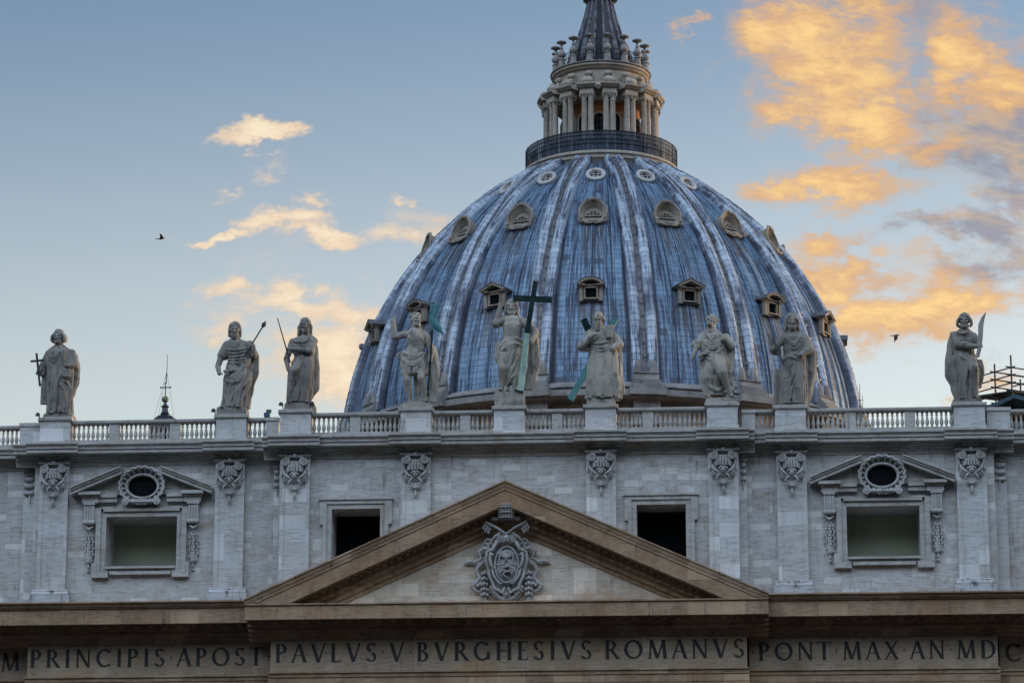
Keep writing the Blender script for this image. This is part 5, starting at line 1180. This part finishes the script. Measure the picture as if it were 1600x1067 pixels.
# 4 -- bare-legged statue with raised arm and banner staff
f = Fig(YC, 4)
f.limb([(652,545,.1),(650,532,.2),(649,525,.2)],[13,15,12.5]); f.limb([(636,524,.15),(649,523,.1),(664,527,.1)],[6.5,9,6.5]); f.limb([(646,560,.1),(648,548,.1)],[16,13.5])
for x, y in ((643,531),(657,532)): f.m.ell(f.J(x,y,.55),(.28,.18,.22))
for i in range(3):
    for x in (646.5,652.5): f.m.ell(f.J(x,540+5*i,.62-.02*i),(.13,.08,.11))
f.robe([(549,629,663,.72,.5),(558,627,664,.72,.8),(572,628,666,.72,1.1),(586,630,667,.70,1.4)], k=9, amp=.09)
f.swags((628,560),(664,556),12,2,4,1.9); f.fold([(664,552),(652,560),(640,558),(629,552)],2.4,2.2); f.fold([(627,552),(622,556),(624,562)],2.6,2); f.drops(632,664,572,588,5,1.3)
f.limb([(636,582,.15),(637.5,597,.3),(639,612,.1),(641,628,.0)],[8,6,5.4,3.2],12); f.limb([(657,580,.15),(659,593,.5),(661,610,.25),(663,626,.15)],[8.5,6.2,5.6,3.2],12)
f.foot(641.5,631,-2.2,.2); f.foot(664,630,4,.35); f.limb([(650,585,-.3),(650,615,-.3),(650,631,-.2)],[5,3.6,5])
f.limb([(632,523,.1),(618,528,.25),(615,505,.35)],[6.5,5.6,3.5]); f.hand((615,506,.35),(.02,-.05,1),(0,-1,0),7,.25,1)
f.limb([(666,528,.1),(675,549,.15),(673,566,.45)],[6.3,5.2,3.6]); f.hand((673,565,.45),(0,-.3,-1),(0,-1,0),6,1.0)
f.head(650,502,12,yaw=38,pitch=2,hair='short',beard=.12,d=.2); f.limb([(650,510,.1),(650,522,.05)],[5.2,6.5])
f.robe([(540,668,680,.7,.4,-.25),(556,668,684,.7,.8,-.25),(580,671,686,.6,1,-.25),(605,672,684,.6,1,-.25),(628,668,680,.7,1,-.2)], k=6, amp=.11, store=False)
f.finish('roofline_statue','bare-legged statue in a short loincloth with one arm raised, beside a green banner staff',(631,674,631,637))
m = MB(); J = f.J; m.tube([J(677,519,.6),J(669.5,622,.6)],.07,8); m.build('staff', M_TEALD, f.t)
m = MB(); P = [J(x,y,.6) for x, y in ((677,519),(676.5,500),(675.5,488),(678,480),(683,480),(682,490),(676,499),(680,508),(687,517),(694,526))]; m.tube(P,[.07,.10,.14,.2,.24,.2,.22,.28,.24,.03],8,flat=.4); m.build('banner', M_TEAL, f.t)
# 5 -- central tall cross bearer, right hand raised
f = Fig(YC, 5)
f.limb([(801,530,.1),(801,514,.2),(801,505,.2)],[14,16,13]); f.limb([(786,502,.15),(801,500,.1),(818,504,.1)],[7,9.5,7]); f.limb([(798,545,.1),(800,530,.1)],[16,14])
for x in (794,808): f.m.ell(f.J(x,511,.58),(.3,.18,.22))
f.robe([(533,783,818,.70,.4),(545,780,820,.72,.8),(560,778,819,.74,1),(575,779,816,.76,1.1),(590,783,815,.72,1.2),(600,788,813,.68,1.3)], k=7, amp=.08, tw=.3)
f.robe([(503,818,832,.7,.3,-.2),(520,824,840,.8,.6,-.2),(545,826,842,.7,1,-.3),(566,826,843.5,.7,1,-.3),(590,822,838,.6,1,-.3),(608,818,832,.6,1,-.3)], k=6, amp=.10, store=False)
f.robe([(535,774,792,.6,.5,-.2),(560,773,790,.6,.9,-.2),(566,776,786,.6,1,-.2)], k=5, amp=.1, store=False)
f.head(800,482.5,12.3,yaw=-3,pitch=8,hair='long',beard=.28,d=.3); f.limb([(800,490,.1),(800,501,.05)],[5.6,7.5])
f.limb([(785,501,.1),(776,507,.3)],[7.5,8]); f.limb([(776,507,.3),(783,481,.45)],[5.6,3.6]); f.hand((783,482,.45),(.08,-.05,1),(0,-1,0),7.5,1.1,2)
f.limb([(820,505,.1),(836,520,.25),(831,537,.6)],[7.5,7,4.2]); f.hand((831,536,.6),(-.25,-.3,-.9),(0,-1,0),6.5,.8)
f.fold([(818,537),(806,531),(793,535),(781,545)],3,2.6); f.fold([(820,544),(806,540),(792,546),(778,556)],2.8,2.2); f.swags((779,552),(800,546),12,4,4,2.0); f.fold([(812,550),(806,570),(798,588),(790,602)],2.4,1.6)
f.fold([(815,565),(810,580),(801,592),(792,604)],2.2,1.4); f.fold([(804,550),(800,566),(794,578),(784,580)],2.2,1.6); f.drops(806,815,556,600,2,1.4); f.swags((779,574),(797,572),6,2,4,1.5)
f.limb([(787,560,.3),(786,578,.62),(785,596,.35),(785,609,.25)],[10,7.5,5.6,3.4],12); f.limb([(808,566,.2),(808,588,.35),(804,606,.25)],[9,6.4,3.4],12); f.limb([(797,590,.0),(794,608,.1)],[4,3])
f.foot(785,613,-2,.4); f.foot(805,613,2.5,.45); f.foot(794,613,0,.3)
f.finish('roofline_statue','tall central statue with raised hand holding a large dark upright cross',(774,819.5,613.5,636))
m = MB(); J = f.J; m.bar(J(838,443.5,.62),J(824.5,526,.74),.34,.26,(0,1,0)); m.bar(J(803.5,469.5,.655),J(863.5,472.2,.655),.38,.255,(0,1,0)); m.build('cross', M_TEALD, f.t)
m = MB(); m.bar(J(824.6,525.4,.738),J(814.5,615,.86),.40,.27,(0,1,0)); m.build('cross_foot', M_TEALP, f.t)
# 6 -- old man with the diagonal cross
f = Fig(YC, 6)
f.robe([(518,926,952,.8,0),(524,921,961,.68,.2),(540,921,964,.68,.4),(552,922,966,.68,.5),(575,920,968,.70,.9),(600,919,970,.72,1.2),(624,918,968,.74,1.4)], k=10, amp=.085, sharp=.5)
f.robe([(524,950,965,.6,.3,-.15),(545,955,971,.7,.7,-.1),(580,956,972.5,.65,1,-.1),(612,955,974.5,.6,1.2,-.1),(617,958,972,.6,1.2,-.1)], k=5, amp=.11, store=False)
f.head(935,499,12.3,yaw=-16,pitch=4,hair='bald',beard=.95,d=.3); f.limb([(936,508,.1),(938,520,.05)],[5.6,8])
f.limb([(927,524,.1),(908,543,.35),(920,535,.6)],[7.5,7,5.5]); f.limb([(918,536,.6),(929,527,.85)],[4.6,3.4]); f.hand((929,528,.85),(.9,-.1,.15),(0,-1,0),6.5,.7)
f.robe([(534,903,916,.9,.4),(541,904,922,.8,.8),(548,905,926,.7,.8)],k=5,amp=.1,store=False)
f.limb([(959,527,.1),(968,540,.3),(957,548,.75)],[7.5,7,3.8]); f.hand((957,547,.75),(-.35,-.3,-.7),(0,-1,0),6,1.1)
f.m.add([f.J(*p) for p in ((946.5,512,.5),(960,512,.5),(957,532,.62),(948,532,.62),(946.5,512,.85),(960,512,.85),(957,532,.9),(948,532,.9))],[(3,2,1,0),(4,5,6,7),(0,1,5,4),(1,2,6,5),(2,3,7,6),(3,0,4,7)])
f.fold([(923,538),(937,540),(956,536)],1.6,1.6); f.drops(922,946,556,622,6,1.9,-2); f.drops(948,962,560,622,3,1.8,1); f.fold([(930,545),(927,565),(926,590)],2.4,1.6); f.fold([(955,552),(951,575),(952,600),(950,622)],2.6,1.9); f.swags((926,543),(952,543),4,2,5,1.1)
f.drops(960,971,556,612,3,1.4); f.foot(941,626,1,.5); f.foot(924,626,-2,.45)
f.finish('roofline_statue','long-bearded bald statue standing before a teal diagonal cross',(917.5,961,624.5,634))
m = MB(); J = f.J; m.bar(J(911.5,498,-.15),J(968,618,-.7),.46,.3,(0,1,0)); m.build('cross_beam', M_TEALD, f.t)
m = MB(); m.bar(J(961,494,-.62),J(891,624.5,-.05),.44,.3,(0,1,0)); m.build('cross_beam', M_TEAL, f.t)
# 7 -- statue gazing upward
f = Fig(YC, 7)
f.robe([(521,1106,1124,.8,0),(527,1094,1136,.66,.2),(540,1094,1138,.66,.5),(555,1095,1136,.66,.5),(566,1094,1138,.72,.7),(580,1094,1136,.84,.6),(592,1093.5,1132,.84,.5),(606,1096,1128,.72,.8),(619,1101,1134,.62,1)], k=7, amp=.07)
f.head(1111,504,11.5,yaw=-28,pitch=-24,hair='short',beard=.0,d=.2); f.limb([(1112,511,.1),(1114,524,.05)],[5.4,7])
f.limb([(1096,530,.1),(1089,544,.25)],[7,6]); f.limb([(1089,543,.25),(1083,558,.4)],[4.8,3.4]); f.hand((1083,558,.4),(-.1,-.25,-.9),(1,0,0),6.5,.35)
f.robe([(532,1082,1099,.8,.5),(541,1079.5,1097,.8,1)],k=6,amp=.1,store=False)
f.limb([(1093,560,.6),(1101,557,.8),(1105,554,.7)],[2.8,4.2,3]); f.limb([(1134,528,.1),(1143,543,.3),(1132,534,.75)],[7,6,3.8]); f.hand((1133,535,.7),(-.9,-.2,.25),(0,-1,0),6,.6)
f.robe([(532,1131,1146,.7,.5,-.1),(548,1134,1148,.7,.9,-.1),(568,1134,1146,.6,1,-.1),(588,1134,1144,.5,1,-.1)], k=5, amp=.11, store=False)
f.limb([(1118,566,.4),(1129,586,.95),(1137,606,.5),(1142,620,.35)],[12,8.5,5.4,3.4],12); f.foot(1143,623,3,.5)
f.limb([(1108,600,.1),(1108,620,.1)],[6,4]); f.foot(1108,623,-1,.3)
for i in range(5): f.fold([(1097+1.0*i,568+3*i),(1098+2.4*i,590+3*i),(1108+3*i,606+1.6*i),(1122+1.5*i,612-1.2*i),(1137-.8*i,608-5*i)],2.1,1.5,.03)
f.fold([(1100,553),(1112,560),(1121,554),(1130,546)],2.2,1.4); f.fold([(1099,559),(1110,566),(1120,566)],2,1.4); f.fold([(1103,524),(1112,534),(1120,522)],1.8,1.4); f.fold([(1124,524),(1126,540),(1122,552)],1.6,1.2); f.swags((1098,534),(1130,532),4,4,4,1.2)
for k in range(7): f.m.ell(f.J(1144+f.rnd.uniform(-2.5,2.5),584+4.2*k,.25),(.2,.2,.2))
f.finish('roofline_statue','curly-haired statue gazing upward to the left with a bare foot forward',(1102.5,1151.5,624.5,633))
# 8 -- long-haired statue with raised hand and slanting rod
f = Fig(YSD, 8)
f.robe([(522,1229,1248,.8,0),(528,1220,1261,.66,.2),(542,1224,1260,.64,.4),(556,1225,1260,.64,.5),(566,1222,1260,.68,.7),(590,1220,1260,.72,1),(615,1220,1260,.74,1.2),(633,1219,1258,.76,1.3)], k=9, amp=.08, sharp=.5)
f.robe([(535,1258,1270,.6,.3,-.3),(550,1260,1277,.7,.7,-.35),(580,1256,1275,.7,1,-.4),(610,1254,1270,.7,1,-.4),(634,1252,1264,.6,1,-.3)], k=5, amp=.09, store=False)
f.robe([(575,1211,1226,.6,.6,-.35),(600,1210,1224,.6,1,-.35),(633,1209.5,1222,.6,1.2,-.3)], k=5, amp=.10, store=False)
f.head(1237.5,504.5,12.8,yaw=2,pitch=6,hair='long',beard=.28,d=.25); f.limb([(1238,513,.1),(1239,525,.05)],[5.6,7.5])
f.limb([(1223,530,.1),(1209,546,.3)],[7.5,6.6]); f.limb([(1209,546,.3),(1202,525,.5)],[5.2,3.5]); f.hand((1202,526,.5),(-.08,-.05,1),(0,-1,0),7,.3,1)
f.robe([(536,1201,1216,.9,.5),(548,1202,1219,.9,.9),(554,1206,1220,.8,1)],k=5,amp=.1,store=False)
f.limb([(1258,530,.1),(1264,548,.3),(1251,558,.75)],[7.5,7,3.8]); f.hand((1252,557,.75),(-.85,-.25,-.25),(0,-1,0),6.5,.6)
f.fold([(1222,566),(1234,560),(1248,564),(1258,556)],2.6,2.2); f.fold([(1224,562),(1238,556),(1252,558)],1.8,1.8); f.fold([(1243,568),(1239,590),(1230,612),(1224,626)],2.2,1.5); f.fold([(1247,566),(1246,590),(1238,610),(1233,630)],2,1.6)
f.drops(1246,1258,570,632,4,1.6,1); f.drops(1222,1236,580,626,3,1.5,2); f.swags((1222,584),(1240,574),14,3,6,1.6); f.swags((1228,534),(1254,534),4,3,5,1.1); f.fold([(1229,530),(1240,541),(1250,530)],1.4,1.4); f.foot(1234,634,-1,.5)
f.finish('roofline_statue','long-haired statue with raised hand and a dark slanting rod under its arm',(1214,1257.5,634.5,638.5))
m = MB(); m.bar(f.J(1207.5,532,.72),f.J(1224.5,575.5,.95),.13,.12,(0,1,0)); m.build('rod', M_IRON, f.t)
# 9 -- far right statue with a saw
f = Fig(YSD, 9)
f.robe([(517,1498,1515,.8,0),(523,1489,1524,.68,.2),(536,1488,1524,.66,.4),(550,1491,1522,.66,.4),(562,1488,1526,.70,.7),(585,1488,1528,.72,1),(610,1492,1527,.72,1.1),(626,1495,1525,.74,1.2)], k=8, amp=.08)
f.robe([(518,1485,1500,.6,.3,-.15),(540,1480,1496,.7,.7,-.15),(565,1477.5,1495,.7,1,-.15),(586,1477.5,1494,.7,1.1,-.15),(605,1486,1500,.6,1,-.2),(626,1492,1504,.6,1,-.2)], k=5, amp=.10, store=False)
f.robe([(562,1522,1535,.6,.5,-.05),(576,1524,1538,.7,1,-.05),(606,1522,1533,.6,1.2,-.1)], k=5, amp=.11, store=False)
f.head(1506.5,503.5,12,yaw=-4,pitch=6,hair='bob',beard=.15,d=.25); f.limb([(1507,511,.1),(1507,521,.05)],[5.4,7])
f.limb([(1492,525,.1),(1496,541,.4),(1516,545,.8),(1528,546,.9)],[7.5,7,5,3.6]); f.hand((1528,546,.9),(.9,-.05,.1),(0,-1,0),6.5,1.0)
f.limb([(1521,526,.1),(1528,536,.3),(1530,544,.7)],[6.5,5,3.6])
f.limb([(1516,566,.3),(1521,582,.9),(1523,604,.5),(1525,621,.4)],[10,7.8,5.6,3.6],12); f.foot(1526,626,2,.55); f.foot(1504,626,-2,.4)
f.fold([(1494,520),(1504,524),(1514,520)],2,1.6); f.fold([(1497,560),(1500,585),(1500,610),(1499,626)],2.2,1.6); f.fold([(1506,556),(1510,580),(1507,604),(1508,626)],2.2,1.6); f.fold([(1524,560),(1514,566),(1504,562),(1496,556)],2.2,1.8); f.drops(1492,1512,575,625,4,1.4); f.fold([(1514,568),(1527,570),(1536,580),(1534,600)],2.2,1.3); f.swags((1494,530),(1520,530),4,3,4,1.2)
f.finish('roofline_statue','cloaked statue at far right gripping a tall curved saw',(1487.5,1533.5,626.5,634.5))
m = MB(); J = f.J; P = [J(x,y,.95) for x, y in ((1526,563),(1529,548),(1530.5,530),(1531,514),(1534,503),(1539,493.5))]; m.tube(P,[.12,.16,.17,.19,.13,.02],6,flat=.5)
m.build('saw', M_STAT, f.t)
# ------------------------------------------------------------------ small things on and behind the roofline
def floodlight(px, py, Y, label, lean=-1):
    p = at(px, py, Y); t = thing('floodlight', (p.x-lean*.25, Y, 50.03), label, 'floodlight', 'small floodlights on the balustrade')
    m = MB(); m.tube([(p.x-lean*.25,Y,50.0),(p.x-lean*.1,Y,p.z-.12),(p.x,Y,p.z)], .035, 6); m.build('arm', M_IRON, t)
    m = MB(); m.lathe([(0,.14),(.10,.12),(.16,.0),(.17,-.1),(0,-.1)], (p.x,Y,p.z), 12); m.build('lamp_head', M_IRON, t)
floodlight(59,647.5,-.5,'small floodlight on an arm beside the foot of the far left statue',-1)
floodlight(333.5,641,-.5,'small floodlight on an arm left of the spear bearer')
floodlight(439,631,-1.7,'small floodlight on an arm left of the staff bearer')
floodlight(487.5,630,-1.7,'small floodlight close to the right foot of the staff bearer',1)
p = at(417,646,-.2); t = thing('floodlight', (p.x,-.1,50.03), 'blue box lamp standing on the handrail between spear bearer and staff bearer', 'floodlight')
m = MB(); m.box(p.x-.2,p.x+.2,-.3,.1,50.1,50.38); m.build('lamp_box', M_TARPB, t); m = MB(); m.box(p.x-.05,p.x+.3,-.25,-.05,50.38,50.6); m.box(p.x-.1,p.x+.1,-.2,0,50.02,50.1); m.build('bracket', M_TARPB, t)
# little cupola with cross seen through the balustrade
cx = -35.45; CY = 60.; t = thing('cupola', (cx,CY,45.2), 'small ribbed cupola topped by ball, cross and lightning rod behind the balustrade', 'cupola')
m = MB(); m.lathe([(6.2,45.2),(6.2,52),(6.5,52.1),(6.5,52.5),(6.1,52.6),(5.9,53.5),(5.2,55.2),(4.2,56.6),(2.9,57.8),(1.6,58.5),(1.6,60.2),(0,60.2)], (cx,CY,0), 40); m.uv = [(p[0]*.8, p[2]) for p in m.v]; m.build('cupola_dome', M_LEAD, t)
m = MB(); m.lathe([(1.05,60.0),(1.05,62.35),(1.25,62.4),(1.25,62.6),(1.1,62.65)], (cx,CY,0), 24); m.build('arcade_core', M_VOID, t)
for k in range(12):
    a = 2*math.pi*k/12; m = MB(); m.lathe([(.2,60.2),(.2,62.3),(.26,62.4)], (cx+1.15*math.cos(a),CY+1.15*math.sin(a),0), 8); m.build('column', M_LANTD, t)
m = MB(); m.lathe([(1.5,62.4),(1.5,62.62),(1.35,62.66),(1.2,63.1),(.95,63.7),(.55,64.05),(.34,64.1),(.3,64.2),(.42,64.3),(.30,64.42),(.26,64.85),(.38,64.95),(.20,65.1),(.1,65.3),(0,65.32)], (cx,CY,0), 24); 
for k in range(12): a = 2*math.pi*k/12; m.tube([(cx+1.32*math.cos(a),CY+1.32*math.sin(a),62.7),(cx+1.2*math.cos(a),CY+1.2*math.sin(a),63.15),(cx+.95*math.cos(a),CY+.95*math.sin(a),63.75),(cx+.5*math.cos(a),CY+.5*math.sin(a),64.1)],.07,6)
m.uv = [(p[0], p[2]) for p in m.v]; m.build('lantern_cap', M_LEADD, t)
m = MB(); m.ell((cx,CY,65.62),.32,16,12); m.build('ball', plain('verdigris_ball',(.13,.15,.09),.5,.2), t)
m = MB(); m.tube([(cx,CY,65.9),(cx,CY,67.1)],.05,6); m.tube([(cx-.45,CY,66.72),(cx+.45,CY,66.72)],.05,6)
for q in ((-.45,66.72),(.45,66.72),(0,67.12)): m.ell((cx+q[0],CY,q[1]),.08,8,6)
m.build('cross', M_IRON, t)
m = MB(); m.tube([(cx+.06,CY,67.1),(cx+.1,CY,69.8)],[.045,.02],6)
for dx in (-1.0,-.65,.85): m.tube([(cx+.08,CY,68.2),(cx+dx,CY-.2*dx,64.0)],.012,4)
m.build('lightning_rod', M_IRON, t)
# antenna mast by the dome
p = at(1343,600,50.); q = at(1343,660,50.); t = thing('antenna_mast', (p.x,50,45.2), 'thin antenna mast standing right of the dome base', 'antenna')
m = MB(); m.tube([(p.x,50,45.2),(p.x,50,62),(p.x,50,63.6)],[.06,.045,.02],6); m.build('mast', M_IRON, t)
m = MB(); m.tube([(p.x-.3,50,62.2),(p.x+.3,50,62.2)],.02,5); m.tube([(p.x+.22,50,61.2),(p.x+.22,50,62.6)],.02,5); m.build('crossbar', M_IRON, t)
# scaffolding behind the right end
SY = 20.; t = thing('scaffolding', (39,SY,45.2), 'tubular scaffolding with dark board deck and tarpaulin roof behind the far right statue', 'scaffold')
A0 = at(1580,575,SY); ux = (Vector((at(1530,597,SY).x, SY+3.2, 0))-Vector((A0.x,SY,0))); vx = Vector((3.6,2.6,0))
def sp(i, j, z): b = Vector((A0.x,SY,0))+ux*i+vx*j; return Vector((b.x,b.y,z))
tops = {(0,0):A0.z+1.0,(.46,0):A0.z+.7,(1,0):A0.z-1.3,(0,1):A0.z+.4,(0,2):A0.z+.4,(1,1):A0.z+.5,(.46,1):A0.z+.2,(0,.5):A0.z+.2}
for (i, j), z in tops.items():
    m = MB(); m.tube([sp(i,j,45.2),sp(i,j,z)],.07,6); m.build('pole', M_IRON, t)
for lv in (.05,-.55,-1.15,-1.8,-2.4,-3.1,-4.0):
    z = A0.z+lv
    for a, b in (((-.1,0),(1.25,0)),((0,-.12),(0,2.2)),((-.1,1),(1.25,1)),((.46,-.1),(.46,1.1))):
        m = MB(); m.tube([sp(*a,z),sp(*b,z+.04)],.055,6); m.build('ledger', M_IRON, t)
m = MB(); m.tube([sp(0,0,A0.z-3.9),sp(.46,0,A0.z-1.9)],.04,6); m.tube([sp(.46,0,A0.z-5),sp(1,0,A0.z-2.9)],.04,6); m.build('brace', M_IRON, t)
zd = A0.z-1.35; m = MB(); c = [sp(-.05,-.05,zd-.55),sp(1.1,-.05,zd-.1),sp(1.1,1.02,zd),sp(-.05,1.02,zd-.45)]
m.add(c+[p_+Vector((0,0,.10)) for p_ in c], [(3,2,1,0),(4,5,6,7),(0,1,5,4),(1,2,6,5),(2,3,7,6),(3,0,4,7)]); m.build('deck', M_WOOD, t)
zr = at(1580,625,SY).z; x0, xr, x1 = at(1530,640,SY).x, at(1582,630,SY).x, at(1690,640,SY).x
m = MB(); m.prism([(x0,zr-1.1),(xr,zr),(xr,zr-.3),(x0,zr-1.4)], SY-2, SY+6); m.build('roof_slope', M_TARP, t)
m = MB(); m.prism([(xr,zr),(x1,zr-1.6),(x1,zr-1.9),(xr,zr-.3)], SY-2.01, SY+6); m.build('roof_slope', M_TARPB, t)
m = MB(); m.box(x0+.3, x1-.3, SY-1.6, SY+5.6, 45.2, zr-2.0); m.build('shed_wall', M_TARP, t)
# two birds
def bird(px, py, Y, label, kind):
    o = at(px, py, Y); m = MB()
    m.lathe([(0,-.24),(.03,-.2),(.055,-.1),(.065,0),(.05,.1),(.04,.14),(.045,.18),(.03,.22),(.008,.27),(0,.28)], n=10)
    rot = Matrix.Rotation(R_(78), 4, 'Y') @ Matrix.Identity(4); m.v = [tuple(rot @ Vector(p)) for p in m.v]
    def wing(pts, w):
        for a, b, wa, wb in zip(pts, pts[1:], w, w[1:]):
            a, b = Vector(a), Vector(b); m.add([a+Vector((wa,0,.012)),b+Vector((wb,0,.012)),b-Vector((wb,0,0)),a-Vector((wa,0,0)),a+Vector((wa,0,-.012)),b+Vector((wb,0,-.012)),b-Vector((wb,0,.024)),a-Vector((wa,0,.024))],[(0,1,2,3),(7,6,5,4),(0,4,5,1),(3,2,6,7),(1,5,6,2)])
    m.add([(-.2,-.05,0),(-.42,-.09,.0),(-.42,.09,0),(-.2,.05,0),(-.2,-.05,-.02),(-.42,-.09,-.015),(-.42,.09,-.015),(-.2,.05,-.02)],[(0,1,2,3),(7,6,5,4),(0,4,5,1),(1,5,6,2),(2,6,7,3)])
    if kind == 'up': wing([(0,-.05,.02),(-.02,-.28,.14),(-.12,-.52,.22)],[.11,.09,.02]); wing([(0,.05,.02),(-.02,.28,.14),(-.12,.52,.22)],[.11,.09,.02])
    else: wing([(0,-.05,.0),(-.02,-.2,-.16),(-.06,-.3,-.40)],[.10,.09,.02]); wing([(0,.05,0),(-.02,.2,-.16),(-.06,.3,-.40)],[.10,.09,.02])
    b = bpy.data.objects.new('bird', m.mesh('bird', M_BIRD)); COL.objects.link(b); b.location = o; b.rotation_euler = (0, R_(-4), R_(12)); tag(b, label, 'bird', 'birds in flight')
bird(252.5,373,0,'dark bird gliding with level wings in the pale sky above left statues','up'); bird(1400,524,0,'dark bird with wings beating downward, right of the dome','down')
